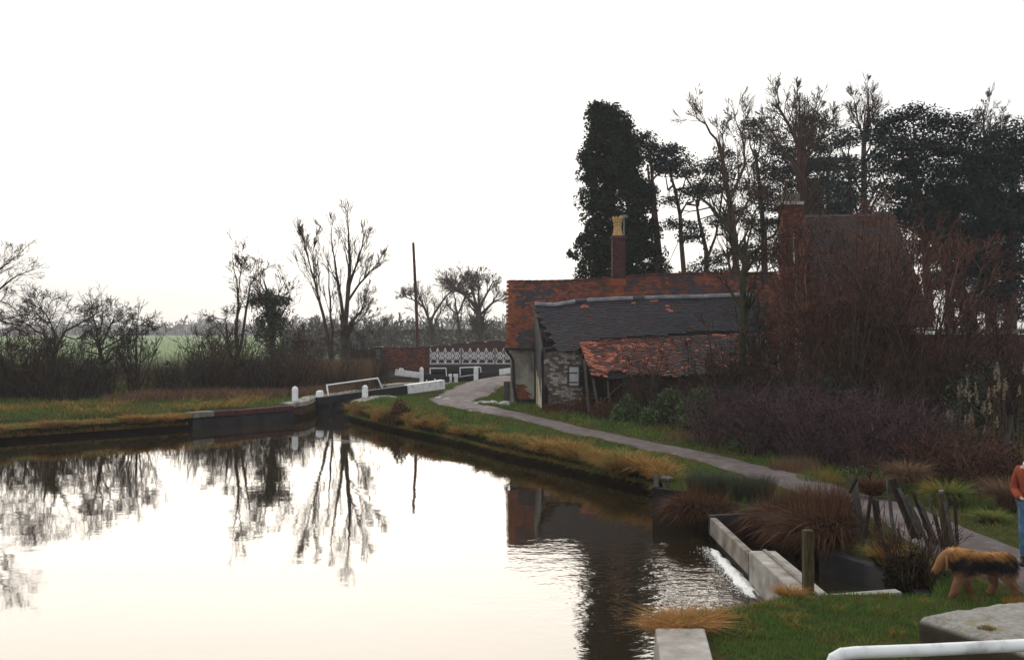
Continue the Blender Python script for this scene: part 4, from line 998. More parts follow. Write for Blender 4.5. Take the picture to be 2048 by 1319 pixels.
def shrub_geo(rg, h, r, n, rm=.007, kids=(4, 4), out=.5, curl=.13, arch=0.0, r0=.016):
    segs, tips = [], []
    for _ in range(n):
        a = rg.uniform(0, 6.283); q = math.sqrt(rg.rand()) * r * .6; d = A(math.cos(a) * out * rg.rand(), math.sin(a) * out * rg.rand(), 1)
        grow(rg, (q * math.cos(a), q * math.sin(a), 0), d, h * rg.uniform(.5, 1.05), r0 * rg.uniform(.7, 1.3), 1, segs, tips, kids, .05 - arch, curl, .55, .45, .25)
    return np.array(segs), np.array(tips)

def copies(proto, spots, label, group, name=None):
    """proto: thing with parts; spots: (x,y,z,scale,rot)"""
    for i, (x, y, z, s, a) in enumerate(spots):
        if i == 0: o = proto
        else:
            o = proto.copy(); C.objects.link(o)
            for ch in list(proto.children):
                c = ch.copy(); C.objects.link(c); c.parent = o
        o.location = (x, y, z); o.rotation_euler = (0, 0, a); o.scale = (s, s, s) if np.isscalar(s) else s
        o['label'] = label if isinstance(label, str) else label[i]; o['group'] = group

# ------------------------------------------------------------------ grass (ground cover nobody could count)
rg = np.random.RandomState(101)
def scatter(n, x0, x1, y0, y1, ok, dens=None):
    x = rg.uniform(x0, x1, n); y = rg.uniform(y0, y1, n)
    if dens is not None:
        k = rg.rand(n) < dens(x, y); x, y = x[k], y[k]
    k = ok(x, y); x, y = x[k], y[k]
    z = land(x, y); k = z > .28
    return np.stack([x[k], y[k], z[k] - .01], 1)
vis = lambda x, y, m=1.5: (np.abs(x) < .512 * y + m)
# clumps: the blades gather in little tufts
def tufted(P, k, s):
    Q = np.repeat(P, k, 0); Q[:, :2] += rg.normal(size=(len(Q), 2)) * s; return Q
def off_path(x, y, m=.0): return path_dist(x, y) > m
inb = lambda x, y: sdist(np.stack([x, y], 1), WATER)
P = scatter(26000, 1.7, 8.5, 8.2, 13.6, lambda x, y: vis(x, y) & (inb(x, y) < -.05) & off_path(x, y, .05) & ~((y > 8) & (y < 9.5) & (x > 3.2)) & ~((x < 2.15) & (y < 10.75)))
P = tufted(P, 3, .02); V, T = blades(P, rg.uniform(.035, .085, len(P)), rg.uniform(.006, .011, len(P)), rg.uniform(.1, .7, len(P)), .1, 2, rg)
solo('grass', V, [T], M['lawn'], label='short green turf in the foreground beside the weir', cat=None, kind='stuff')
P = scatter(52000, -8, 16, 13.5, 46, lambda x, y: vis(x, y) & (inb(x, y) < .02) & (path_dist(x, y) > -.20 + .16 * rg.rand(len(x)) ** .5) & (path_dist(x, y) < 7) & ~((y > 42.5) & (x > -.3)), lambda x, y: np.clip(22 / y, .4, 1))
P = tufted(P, 3, .035); n = len(P); hh = .05 + .10 * np.clip(path_dist(P[:, 0], P[:, 1]) - .1, 0, 1.2) ** .8
V, T = blades(P, hh * rg.uniform(.6, 1.5, n), P[:, 1] * .00058 * rg.uniform(.8, 1.4, n), rg.uniform(.2, .9, n), .15, 2, rg)
solo('verge_grass', V, [T], M['verge'], kind='stuff')
P = scatter(30000, -9, 6, 43, 70, lambda x, y: (inb(x, y) < -.3) & off_path(x, y, -.05) & (x < 1) & (x > -8 + (y - 43) * .19))
P = tufted(P, 2, .05); n = len(P); V, T = blades(P, rg.uniform(.05, .15, n), .04, .5, .1, 1, rg)
solo('lockside_grass', V, [T], M['verge'], kind='stuff')
P = scatter(22000, -24, -7.5, 31, 62, lambda x, y: vis(x, y) & (inb(x, y) < -.02) & (x < -8.6 + (y - 43) * .12))
P = tufted(P, 2, .06); n = len(P); V, T = blades(P, rg.uniform(.07, .24, n), rg.uniform(.02, .04, n), .5, .15, 2, rg)
solo('far_bank_grass', V, [T], M['verge'], kind='stuff')

def edge_pts(poly, step):
    pts = []
    for a, b_ in zip(poly[:-1], poly[1:]):
        a, b_ = A(*a), A(*b_); L = np.linalg.norm(b_ - a); m = max(1, int(L / step)); d = (b_ - a) / L
        for i in range(m): pts.append((*(a + (b_ - a) * (i + rg.rand()) / m), math.atan2(d[1], d[0])))
    return np.array(pts)
RB = [tuple(p) for p in WATER[14:24]]
def fringe(poly, side, step, h, w, inset, name, mat_, lean=.9, droop=.9, per=1):
    E = np.repeat(edge_pts(poly, step), per, 0); n = len(E); nrm = E[:, 2] + side * math.pi / 2
    ins = rg.uniform(-.02, inset, n); x = E[:, 0] - np.cos(nrm) * ins + rg.normal(size=n) * .03; y = E[:, 1] - np.sin(nrm) * ins + rg.normal(size=n) * .03
    z = np.maximum(land(x, y), .18 + .3 * (ins > .1)); mod = .65 + .55 * (vn(x, y, 1.7, 31) * .5 + .5) + .2 * vn(x, y, 4, 2)
    V, T = blades(np.stack([x, y, z - .02], 1), h * mod * rg.uniform(.6, 1.2, n), w, lean * rg.uniform(.5, 1.2, n), droop * rg.uniform(.6, 1.3, n), 3, rg, dirs=nrm + rg.normal(size=n) * .6)
    return solo(name, V, [T], mat_, kind='stuff')
fringe(RB, 1, .010, .38, .022, .6, 'bank_edge_grass', M['edge'], per=5)
LB = [tuple(p) for p in WATER[-5:-2]][::-1] if False else [(-22.2, 29.3), (-17.4, 33.7), (-12.5, 38.45)]
fringe(LB, 1, .010, .42, .032, .5, 'far_bank_edge_grass', M['straw'], per=5)
NB = [(2.15, 11.75), (2.6, 11.9), (3.5, 12.4)]
fringe(NB, -1 + 2, .004, .13, .009, .2, 'quay_edge_grass', M['straw'], lean=.7, droop=.5, per=3)

# dry grass and reed beds
def bed(name, n, region, h, w, m, kind='stuff', lean=.25, droop=.08, nseg=2, plume=None, tuft=3, ts=.12):
    x0, x1, y0, y1, ok = region; P = scatter(n, x0, x1, y0, y1, ok); P = tufted(P, tuft, ts); k = len(P)
    V, T = blades(P, rg.uniform(*h, k), w * rg.uniform(.7, 1.3, k), lean, droop, nseg, rg); return solo(name, V, [T], m, kind=kind)
line = lambda x: 51 + (x + 8) * .78      # foot of the thicket on the far bank
bed('dry_grass', 9000, (-17, -7.6, 40, 58, lambda x, y: (y > line(x) - 3.0 + .6 * vn(x, y, .4, 5)) & (y < line(x) + 2) & (x < -8.6 + (y - 43) * .12) & (inb(x, y) < -.4)), (.25, .65), .04, M['dryreed'], lean=.5, droop=.25)
bed('tawny_grass', 4500, (-24, -11, 33, 45, lambda x, y: (inb(x, y) < -.2) & (inb(x, y) > -4.6) & (vn(x, y, .8, 9) > .1)), (.22, .55), .04, M['straw'], lean=.8, droop=.45)
bed('dead_reeds', 12000, (-16, -4.5, 52, 72, lambda x, y: (x < -7.2 + (y - 45) * .14) & (x / y * F + CX < 752) & (y > line(x) + .2)), (.9, 1.75), .035, M['dryreed'], lean=.12, droop=.04)

# tussocks on the towpath edge
def tussock_geo(r, h, n, w, droop=.95, lean=.95, seed=1):
    q = np.random.RandomState(seed); a = q.uniform(0, 6.283, n); rr = r * .35 * np.sqrt(q.rand(n))
    P = np.stack([rr * np.cos(a), rr * np.sin(a), np.zeros(n) - .02], 1)
    return blades(P, h * q.uniform(.55, 1.15, n), w, lean * r / h * q.uniform(.3, 1.2, n), droop * q.uniform(.3, 1.1, n), 4, q, dirs=a + q.normal(size=n) * .35)
def tussock(x, y, r, h, n, w, m, label, group=None, seed=1, droop=.7, lean=1.1, z=None, name='grass_tussock', cat='grass tussock'):
    V, T = tussock_geo(r, h, n, w, droop, lean, seed); z = float(upland(x, y)) - .03 if z is None else z
    o = link(name, mesh(name, V, [T], m), None, label=label, category=cat, group=group); o.location = (x, y, z); return o
meshes = []
E = edge_pts(RB[:-0 or None], .5)
for i in range(5):
    V, T = tussock_geo(.42, .50, 700, .02, .8, 1.1, 40 + i); meshes.append(mesh('grass_tussock', V, [T], M['orange' if i in (1, 3) else 'straw']))
rt = np.random.RandomState(6)
for i, (x, y, a) in enumerate(E):
    if y < 21.5 or rt.rand() < .12: continue
    s = rt.uniform(.7, 1.35); ins = rt.uniform(.05, .35); n_ = a + math.pi / 2
    o = link('grass_tussock', meshes[i % 5], None, label='drooping straw and green grass tussock on the towpath edge above the water', category='grass tussock', group='tussocks along the towpath edge')
    o.location = (x - math.cos(n_) * ins, y - math.sin(n_) * ins, .34 + .08 * rt.rand()); o.rotation_euler = (0, 0, rt.uniform(0, 6)); o.scale = (s, s, s * rt.uniform(.8, 1.15))
E2 = edge_pts([(-22.0, 29.5), (-17.4, 33.7), (-12.5, 38.5)], .55)
for i, (x, y, a) in enumerate(E2):
    if rt.rand() < .25: continue
    s = rt.uniform(.7, 1.4); ins = rt.uniform(.05, .9); n_ = a + math.pi / 2
    o = link('grass_tussock', meshes[i % 5], None, label='straw and green grass tussock along the edge of the far bank', category='grass tussock', group='tussocks along the far bank')
    o.location = (x - math.cos(n_ + math.pi) * ins * -1, y - math.sin(n_ + math.pi) * ins * -1, .42); o.rotation_euler = (0, 0, rt.uniform(0, 6)); o.scale = (s, s, s * .75)
tussock(X(1238, 24.3), 24.3, .62, .72, 1800, .016, M['straw'], 'largest drooping tussock, bulging over the water left of the quay corner', seed=3, z=.28)
q_ = np.random.RandomState(77); k_ = 46; tx = q_.uniform(2.0, 6.0, k_); ty = q_.uniform(10.2, 12.9, k_); ok = (inb(tx, ty) < -.15) & ~((tx > 3.3) & (ty < 9.9)) & off_path(tx, ty, .2)
P = np.stack([tx[ok], ty[ok], land(tx[ok], ty[ok]) - .01], 1); P = np.repeat(P, 60, 0); P[:, :2] += q_.normal(size=(len(P), 2)) * .05
V, T = blades(P, q_.uniform(.06, .15, len(P)), .009, q_.uniform(.3, 1.2, len(P)), .25, 3, q_); solo('lawn_tufts', V, [T], M['edge'], kind='stuff')
# dock and sedge clumps near the lock mouth
def spiky(x, y, r, h, n, w, m, label, seed, cat='plant', name='dead_dock', lean=.25, z=None, leafm=None, nleaf=0, lsz=.04, group=None):
    q = np.random.RandomState(seed); a = q.uniform(0, 6.283, n); rr = r * np.sqrt(q.rand(n)); P = np.stack([rr * np.cos(a), rr * np.sin(a), np.zeros(n) - .03], 1)
    V, T = blades(P, h * (1 - .5 * (rr / r) ** 2) * q.uniform(.6, 1.1, n), w, lean * q.uniform(.3, 1.3, n), .08, 2, q, dirs=a)
    g = Geo(); g.add(V, T=T)
    if nleaf:
        a = q.uniform(0, 6.283, nleaf); rr = r * np.sqrt(q.rand(nleaf)) * 1.05; z_ = h * (1 - .75 * (rr / r) ** 2) * np.sqrt(q.rand(nleaf))
        v, qd = leaves(np.stack([rr * np.cos(a), rr * np.sin(a), z_], 1), lsz, q); g.add(v, qd)
    v, f = g.out(); o = link(name, mesh(name, v, f, m), None, label=label, category=cat, group=group); o.location = (x, y, (float(upland(x, y)) if z is None else z)); return o
spiky(X(800, 37.6), 37.6, .42, 1.05, 420, .025, M['russet'], 'tallest rust-brown dead dock clump at the bank edge near the lock', 1, nleaf=1100, lsz=.05, z=.22)
spiky(X(838, 36.6), 36.6, .50, .72, 500, .028, M['straw'], 'orange sedge clump on the bank just right of the dead dock', 2, nleaf=300, lsz=.05, z=.28, name='sedge_clump')
spiky(X(872, 35.9), 35.9, .42, .62, 420, .028, M['straw'], 'tawny sedge clump on the bank below the path bend', 3, nleaf=250, lsz=.05, z=.3, name='sedge_clump')
spiky(X(762, 39.0), 39.0, .38, .6, 320, .028, M['straw'], 'tawny sedge clump on the bank left of the dead dock', 4, nleaf=200, lsz=.05, z=.3, name='sedge_clump')
spiky(X(715, 41.6), 41.6, .35, .45, 260, .03, M['straw'], 'small sedge clump at the mouth of the lock below the white post', 5, z=.3, name='sedge_clump')

# rushes and russet grass by the by-wash
def rushes(px, Y, r, h, n, label, seed, m='rush', w=.009, lean=.35, droop=.1, z=.42, name='rush_clump', cat='rushes'):
    q = np.random.RandomState(seed); a = q.uniform(0, 6.283, n); rr = r * np.sqrt(q.rand(n)) * .6; P = np.stack([rr * np.cos(a), rr * np.sin(a), np.zeros(n)], 1)
    V, T = blades(P, h * q.uniform(.45, 1.1, n), w, lean * q.uniform(.2, 1.3, n), droop, 3, q, dirs=a + q.normal(size=n) * .5)
    o = link(name, mesh(name, V, [T], M[m]), None, label=label, category=cat); o.location = (X(px, Y), Y, z); return o
rushes(1415, 19.9, .55, .62, 3200, 'grey-green rush clump beside the path, left of the pair above the weir', 1)
rushes(1500, 19.3, .62, .66, 3600, 'dark grey-green rush clump beside the path, right of the pair above the weir', 2)
def hang(px, Y, r, h, n, label, seed, z=.45, m='russet', w=.017):
    V, T = tussock_geo(r, h, n, w, 1.15, 1.25, seed); q = np.random.RandomState(seed + 500)
    g = Geo(); g.add(V, T=T); k = n // 2; P = np.stack([q.normal(size=k) * r * .4, q.normal(size=k) * r * .3, np.zeros(k)], 1)      # a comb of long blades bent towards the water
    V2, T2 = blades(P, h * q.uniform(.6, 1.25, k), w * 1.1, q.uniform(.5, 1.5, k), q.uniform(.5, 1.4, k), 4, q, dirs=math.pi * 1.1 + q.normal(size=k) * .7); g.add(V2, T=T2)
    k = n // 9; P = np.stack([q.normal(size=k) * r * .45, q.normal(size=k) * r * .35, np.zeros(k)], 1); V3, T3 = blades(P, h * q.uniform(.6, 1.5, k), w * .7, q.uniform(.0, .45, k), .05, 2, q); g.add(V3, T=T3)
    v, f = g.out(); o = link('russet_tussock', mesh('russet_tussock', v, f, M[m]), None, label=label, category='grass tussock'); o.location = (X(px, Y), Y, z); return o
hang(1388, 18.9, .42, .5, 2400, 'russet grass spilling down to the water left of the weir wall', 11, .36)
hang(1440, 18.7, .30, .36, 1200, 'russet grass hanging behind the far end of the weir wall', 12, .42)
hang(1632, 16.6, .46, .56, 1700, 'big dark russet tussock overhanging the pool behind the weir slab', 13, .45)
hang(1590, 17.1, .42, .66, 1500, 'shaggy russet tussock leaning over the middle of the pool', 17, .42)
hang(1672, 17.5, .40, .50, 1100, 'low russet tussock beside the path behind the left fence boards', 18, .48)
rushes(1600, 17.3, .5, .62, 900, 'thin grey-green rushes rising out of the russet tussocks over the pool', 19, 'rush', .012, .5, .2, .45, 'rush_clump')
hang(1565, 17.6, .45, .55, 2400, 'russet tussock at the far right corner of the pool', 14, .45)
hang(1655, 16.2, .62, .75, 2600, 'russet tussock between the pool and the broken fence', 15, .48)
rushes(1650, 17.4, .6, .78, 1300, 'upright brown dead stems rising from the tussock left of the broken fence', 16, 'russet', .011, .5, .15, .45, 'dead_reed_stand', 'reeds')
tussock(X(1365, 11.1), 11.1, .40, .24, 1300, .011, M['orange'], 'bright orange grass tuft at the end of the pale ledge by the water', seed=21, z=.5, droop=.7, lean=1.4, name='orange_tuft')
tussock(X(1325, 11.0), 11.0, .24, .22, 800, .008, M['orange'], 'orange grass wisps curling over the left edge of the ledge', seed=22, z=.5, droop=.8, lean=1.5, name='orange_tuft')
tussock(X(1410, 11.35), 11.35, .26, .18, 900, .008, M['orange'], 'orange-green tuft where the ledge meets the lawn', seed=27, z=.5, droop=.6, lean=1.4, name='orange_tuft')
tussock(X(1580, 12.35), 12.35, .22, .20, 900, .007, M['orange'], 'orange tuft at the foot of the wooden post', seed=23, z=.5, droop=.5, lean=1.2, name='orange_tuft')
tussock(X(1812, 20.6), 20.6, .52, .62, 1800, .014, M['dryreed'], 'rounded pinkish-straw tussock in front of the bramble bank', seed=24, z=.68, droop=.85)
tussock(X(1892, 18.9), 18.9, .5, .55, 1600, .014, M['edge'], 'round grassy tussock with a dark hollow behind the fence posts', seed=25, z=.58, droop=.8)
tussock(X(2020, 18.2), 18.2, .5, .7, 1700, .013, M['dryreed'], 'straw-coloured tussock behind the person in the red jacket', seed=26, z=.6, droop=.75)
tussock(X(1745, 19.6), 19.6, .45, .5, 1300, .014, M['russet'], 'brown grass clump beyond the path behind the left fence boards', seed=28, z=.6, droop=.75)
tussock(X(1980, 17.2), 17.2, .34, .24, 900, .012, M['edge'], 'low mossy tussock beside the path left of the person', seed=29, z=.55, droop=.7)

# ivy heap behind the dog
def leafbush(name, label, c, rad, n, size, m, seed, cat='bush', stems=24, group=None, twig='twig', lumps=18, top=None):
    q = np.random.RandomState(seed); t = thing(name, label, cat, c, group); rad = np.array(rad, float)
    cc = q.normal(size=(lumps, 3)); cc /= np.linalg.norm(cc, axis=1, keepdims=True); cc[:, 2] = np.abs(cc[:, 2]); cc *= (q.rand(lumps, 1) ** .4) * .72
    k = q.randint(0, lumps, n); d = q.normal(size=(n, 3)); d /= np.linalg.norm(d, axis=1, keepdims=True)
    P = (cc[k] + d * (.34 * q.rand(n, 1) ** .35)) * rad; P[:, 2] = np.maximum(P[:, 2], .02 * q.rand(n)); P = P + A(*c)
    v, f = leaves(P, size, q); part('foliage', v, [f], M[m], t)
    s, tp = shrub_geo(q, rad[2] * 1.25, min(rad[0], rad[1]), stems, kids=(3, 3))
    s = s.copy(); s[:, :3] += A(*c); s[:, 3:6] += A(*c); v, f = tubes(s, rmin=.006); part('stems', v, f, M[twig], t); return t
leafbush('ivy_heap', 'dark ivy heap at the water end of the fence, just left of the dog', (X(1835, 13.5), 13.5, .2), (.60, .48, .78), 6500, .03, 'leaf_gloom', 1, stems=60, lumps=11)
leafbush('ivy_heap', 'ivy and orange grass heap on the curved pool wall below the fence', (X(1775, 14.6), 14.6, .42), (.34, .3, .34), 2200, .025, 'leaf_gloom', 2)
tussock(X(1772, 14.4), 14.4, .3, .4, 900, .009, M['straw'], 'yellow grass tuft growing on the pool wall by the ivy', seed=31, z=.46, droop=.6)
leafbush('green_bush', 'dark green bush before the broken shed, nearest the open bay', (X(1262, 34.6), 34.6, .6), (.85, .6, 1.15), 5200, .055, 'leaf_laurel', 3)
leafbush('green_bush', 'broad dark green bush in front of the lean-to roof', (X(1335, 33.6), 33.6, .6), (1.15, .7, 1.35), 7200, .055, 'leaf_laurel', 4)
leafbush('green_bush', 'rounded green bush at the left end of the bramble bank', (X(1405, 32.0), 32.0, .6), (.95, .7, 1.45), 6200, .055, 'leaf_laurel', 5)
leafbush('ivy_column', 'dark ivy-covered stem standing before the lean-to tiles', (X(1452, 33), 33.0, .7), (.35, .35, 2.7), 3600, .05, 'leaf_dark', 6, lumps=30)
leafbush('evergreen_bush', 'dark evergreen bush below the white gable strip of the house', (X(1690, 31), 31.0, .8), (1.7, 1.0, 3.0), 13000, .06, 'leaf_dark', 7, lumps=40)
leafbush('evergreen_bush', 'dense dark evergreen bush left of the reed bed', (X(1640, 29), 29.0, .8), (1.6, .9, 2.2), 9000, .055, 'leaf_dark', 8, lumps=30)
leafbush('evergreen_bush', 'dark shrub filling the space behind the buff reeds', (X(1985, 26), 26.0, .8), (1.9, .9, 2.4), 11000, .055, 'leaf_dark', 9, lumps=34)
leafbush('ivy_patch', 'low glossy ivy patch at the foot of the bramble bank', (X(1500, 27), 27.0, .55), (.9, .5, .55), 2600, .035, 'leaf_laurel', 10)
leafbush('ivy_patch', 'small ivy patch behind the left fence boards', (X(1722, 20.8), 20.8, .6), (.45, .35, .5), 1700, .03, 'leaf_laurel', 12)
leafbush('evergreen_bush', 'dark rounded evergreen in the far-bank thicket below the spreading tree', (X(182, 46), 46.0, .5), (1.5, 1.0, 2.3), 5200, .08, 'leaf_dark', 13)
leafbush('evergreen_bush', 'smaller dark evergreen in the far-bank thicket beside the gap to the field', (X(338, 48), 48.0, .5), (.95, .8, 2.1), 3600, .08, 'leaf_dark', 14)

# bramble bank: arching purple-brown canes
def bramble(px, Y, w, d, h, n, label, seed, nl=2500, m='cane', group=None):
    q = np.random.RandomState(seed); x = X(px, Y); z = float(upland(x, Y)); t = thing('bramble_thicket', label, 'brambles', (x, Y, z), group)
    segs, tips = [], []
    for _ in range(n):
        a = q.uniform(0, 6.283); p = A(x + q.uniform(-w, w), Y + q.uniform(-d, d), z - .03); f = max(.25, 1 - (abs(p[0] - x) / w) ** 3 * .6)
        grow(q, p, (math.cos(a) * .5, math.sin(a) * .5, 1), h * f * q.uniform(.7, 1.25), .009, 1, segs, tips, (3, 3), -.045, .12, .7, .42, .25)
    v, f = tubes(segs, rmin=.0065); part('canes', v, f, M[m], t)
    P = np.array(segs)[q.randint(0, len(segs), nl), 3:6] + q.normal(size=(nl, 3)) * .05; v, f = leaves(P, .035, q); part('foliage', v, [f], M['leaf_bramble'], t); return t
bramble(1480, 28.6, 1.3, .9, 1.5, 300, 'left end of the purple-brown bramble bank beside the green bushes', 1)
bramble(1575, 27.0, 1.3, .9, 1.6, 320, 'bramble thicket next along the bank, above the grassy verge', 2)
bramble(1680, 25.2, 1.3, .9, 1.55, 340, 'middle of the purple-brown bramble bank below the big bare bush', 3)
bramble(1790, 23.6, 1.2, .9, 1.45, 340, 'densest rounded bramble mound, behind the straw tussock', 4)
bramble(1905, 21.8, 1.0, .7, .95, 260, 'low brambles under the buff reeds', 5, m='twig_red')
bramble(1990, 20.2, .8, .6, .9, 220, 'brown brambles behind the person in the red jacket', 6, m='twig_red')
spiky(X(1215, 36.2), 36.2, .7, .8, 500, .02, M['russet'], 'rust-brown dead weeds before the dark open bay of the shed', 6, nleaf=500, lsz=.04, name='dead_weeds')
spiky(X(1120, 38.3), 38.3, .7, .5, 420, .02, M['russet'], 'low reddish weeds at the foot of the limewashed wall', 7, nleaf=500, lsz=.04, name='dead_weeds')
spiky(X(1175, 37.6), 37.6, .5, .95, 420, .018, M['russet'], 'tall russet weeds below the shuttered window', 8, nleaf=500, lsz=.04, name='dead_weeds')
spiky(X(1590, 23.4), 23.4, .6, .55, 500, .016, M['dryreed'], 'pinkish dead grass clump on the verge below the brambles', 9, name='dry_clump')
spiky(X(1640, 21.8), 21.8, .5, .45, 380, .014, M['edge'], 'orange-brown grass clump on the verge opposite the rushes', 10, name='dry_clump')
spiky(X(1380, 30.2), 30.2, .8, .45, 500, .018, M['dryreed'], 'dry tawny grass clump below the green bushes', 11, name='dry_clump')

# buff reeds with plumes, right
def plume_reeds(px, Y, r, h, n, label, seed):
    q = np.random.RandomState(seed); x = X(px, Y); z = float(upland(x, Y)); t = thing('plume_reeds', label, 'reeds', (x, Y, z))
    a = q.uniform(0, 6.283, n); rr = r * np.sqrt(q.rand(n)); P = np.stack([x + rr * np.cos(a), Y + rr * np.sin(a) * .6, np.full(n, z)], 1); H = h * q.uniform(.7, 1.15, n); ln = q.uniform(.05, .3, n)
    dr = q.uniform(0, 6.283, n)
    V, T = blades(P, H, .012, ln, .03, 3, q, dirs=dr); part('stems', V, [T], M['dryreed'], t)
    tipP = P + np.stack([np.cos(dr) * ln * H, np.sin(dr) * ln * H, H * .97], 1)
    L = []
    for k in range(46):
        f = q.rand(n, 1) ** .8 * .26; L.append(tipP - A(0, 0, 1) * f + q.normal(size=(n, 3)) * .018 * (.5 + f * 3))
    v, f = leaves(np.concatenate(L), .022, q, flat=-.5); part('plume_heads', v, [f], M['plume'], t, kind='stuff')
plume_reeds(1930, 23.5, .55, 1.75, 9, 'buff plumed reeds leaning left of the dark shrub', 1)
plume_reeds(2015, 22.5, .75, 2.25, 22, 'tall buff plumed reeds at the right edge above the person', 2)
plume_reeds(1960, 22.8, .4, 1.3, 6, 'short pale plumed reeds between the two taller stands', 3)

# ------------------------------------------------------------------ broken paling fence
def board(p0, p1, w, m, parent, th=.022, name='paling'):
    v, q = beam(p0, p1, w, th, up=(0, -1, .1)); part(name, v, [q], m, parent)
tf1 = thing('broken_fence', 'left remnant of the broken paling fence, pale boards and a dark forked stick', 'fence', (X(1725, 15.8), 15.8, .5))
for (a, b_, c_, d_, w_, Y, m) in ((1701, 948, 1722, 1085, .05, 16.0, 'old_wood'), (1711, 962, 1729, 1085, .06, 16.05, 'old_wood'), (1742, 990, 1728, 1090, .055, 15.7, 'dark_wood'), (1747, 998, 1756, 1060, .06, 15.9, 'dark_wood'), (1731, 1050, 1717, 1150, .045, 15.3, 'dark_wood'),
        (1714, 957, 1699, 985, .04, 15.9, 'gloom'), (1706, 1018, 1730, 1045, .04, 15.6, 'dark_wood'), (1754, 1000, 1762, 1070, .05, 15.8, 'dark_wood'), (1722, 1060, 1708, 1085, .03, 15.5, 'dark_wood'), (1700, 1030, 1712, 1090, .06, 16.1, 'dark_wood')):
    board(at(a, b_, Y), at(c_, d_, Y - .1), w_, M[m], tf1)
tf2 = thing('broken_fence', 'right remnant of the broken paling fence, grey boards fanned over to the left', 'fence', (X(1850, 15.2), 15.2, .5))
for (a, b_, c_, d_, w_, Y, m) in ((1775, 957, 1787, 1068, .05, 15.6, 'old_wood'), (1784, 957, 1830, 1075, .11, 15.5, 'dark_wood'), (1797, 975, 1842, 1075, .06, 15.45, 'old_wood'), (1812, 990, 1855, 1085, .055, 15.4, 'old_wood'), (1826, 985, 1866, 1088, .05, 15.35, 'dark_wood'),
        (1838, 1000, 1876, 1090, .05, 15.3, 'old_wood'), (1856, 990, 1887, 1090, .045, 15.2, 'old_wood'), (1870, 1030, 1884, 1092, .05, 15.1, 'dark_wood'), (1890, 1002, 1906, 1090, .06, 15.0, 'old_wood'), (1909, 993, 1915, 1092, .045, 14.95, 'dark_wood'), (1803, 1010, 1838, 1078, .05, 15.5, 'dark_wood'), (1848, 1020, 1868, 1088, .05, 15.3, 'dark_wood')):
    board(at(a, b_, Y), at(c_, d_, Y - .1), w_, M[m], tf2)
v, q = beam(at(1882, 985, 15.1), at(1897, 1092, 15.0), .11, .11, up=(0, 1, 0)); bevel_mesh(part('post', v, [q], M['green_wood'], tf2), .012)
v, q = beam((*at(1878, 984, 15.1)[:2], 1.36), (at(1884, 984, 15.1)[0] + .02, 15.08, 1.375), .06, .03); part('post_cap', v, [q], M['zinc'], tf2)

# ------------------------------------------------------------------ bare trees
W = lambda pts, Y: [at(a, b_, Y + (dy[0] if dy else 0)) for a, b_, *dy in pts]
# forked tree in front of the house
Y = 33.0
bare_tree('forked_tree', 'dark forked bare tree rising in front of the cottage roofs', (X(1490, Y), Y, .7), [
    (W([(1488, 830), (1486, 680), (1487, 560), (1490, 520)], Y), .13, .105), (W([(1490, 520), (1470, 480), (1445, 440), (1420, 415), (1390, 385), (1370, 350, -1)], Y), .095, .03),
    (W([(1490, 522), (1520, 495), (1545, 470), (1558, 430), (1570, 395, -1)], Y), .07, .02), (W([(1455, 452), (1458, 410), (1450, 370, 1)], Y), .05, .018), (W([(1492, 515), (1500, 470), (1512, 420, .8)], Y), .05, .018),
    (W([(1490, 545), (1530, 545), (1560, 530), (1600, 525)], Y), .035, .012), (W([(1420, 415), (1380, 425), (1350, 415, .5)], Y), .03, .012), (W([(1432, 430), (1400, 440), (1360, 470, -.5), (1340, 520, -1)], Y), .025, .008)],
    11, kids=(8, 5, 3), bark='bark_green', twig='twig_grey', start=.35, ratio=.5, rmin=.006)
# triple tree on the far side of the water
Y = 64.0
bare_tree('fan_tree', 'tall bare tree with fanned stems, left of the wooden pole', (X(692, Y), Y, .3), [
    (W([(691, 745), (690, 690), (688, 650)], Y), .30, .26), (W([(688, 650), (686, 620), (676, 570), (668, 520), (663, 470)], Y), .15, .03), (W([(690, 655), (695, 600), (700, 540), (697, 480), (695, 450)], Y), .17, .03),
    (W([(697, 590), (706, 550), (722, 500), (728, 470)], Y), .10, .025), (W([(697, 600), (715, 570), (740, 545), (760, 520)], Y), .09, .02), (W([(692, 660), (705, 640), (722, 620), (735, 580)], Y), .11, .03), (W([(690, 670), (715, 640), (745, 632)], Y), .07, .02)],
    12, kids=(14, 7, 4), twig='twig', ratio=.46, spread=.42, up=.10, rmin=.010, start=.25)
bare_tree('slim_tree', 'slim bare tree leaning left, leftmost of the stems beside the fan tree', (X(662, Y), Y, .3), [
    (W([(664, 745), (652, 650), (640, 610), (628, 560), (618, 520), (606, 490)], Y), .14, .025), (W([(628, 562), (626, 520), (630, 480)], Y), .05, .02), (W([(618, 520), (612, 495), (604, 470)], Y), .04, .015)], 13, kids=(13, 6, 4), ratio=.34, spread=.4, up=.1, rmin=.012)
bare_tree('slim_tree', 'slim upright bare stem between the leaning tree and the fan tree', (X(668, Y), Y - 1, .3), [
    (W([(668, 745), (664, 660), (660, 600), (657, 550), (656, 510)], Y), .11, .02)], 14, kids=(13, 6, 4), ratio=.30, spread=.4, up=.1, rmin=.012)
Y = 56.0
bare_tree('slender_tree', 'slender bare tree left of the ivy-clad trunk', (X(476, Y), Y, .3), [
    (W([(478, 740), (474, 660), (476, 610), (473, 560), (466, 520)], Y), .12, .02), (W([(480, 700), (492, 620), (500, 570), (512, 540)], Y), .09, .02), (W([(475, 600), (480, 550), (484, 510)], Y), .05, .015)], 15, kids=(13, 6, 4), ratio=.34, rmin=.012, up=.06)
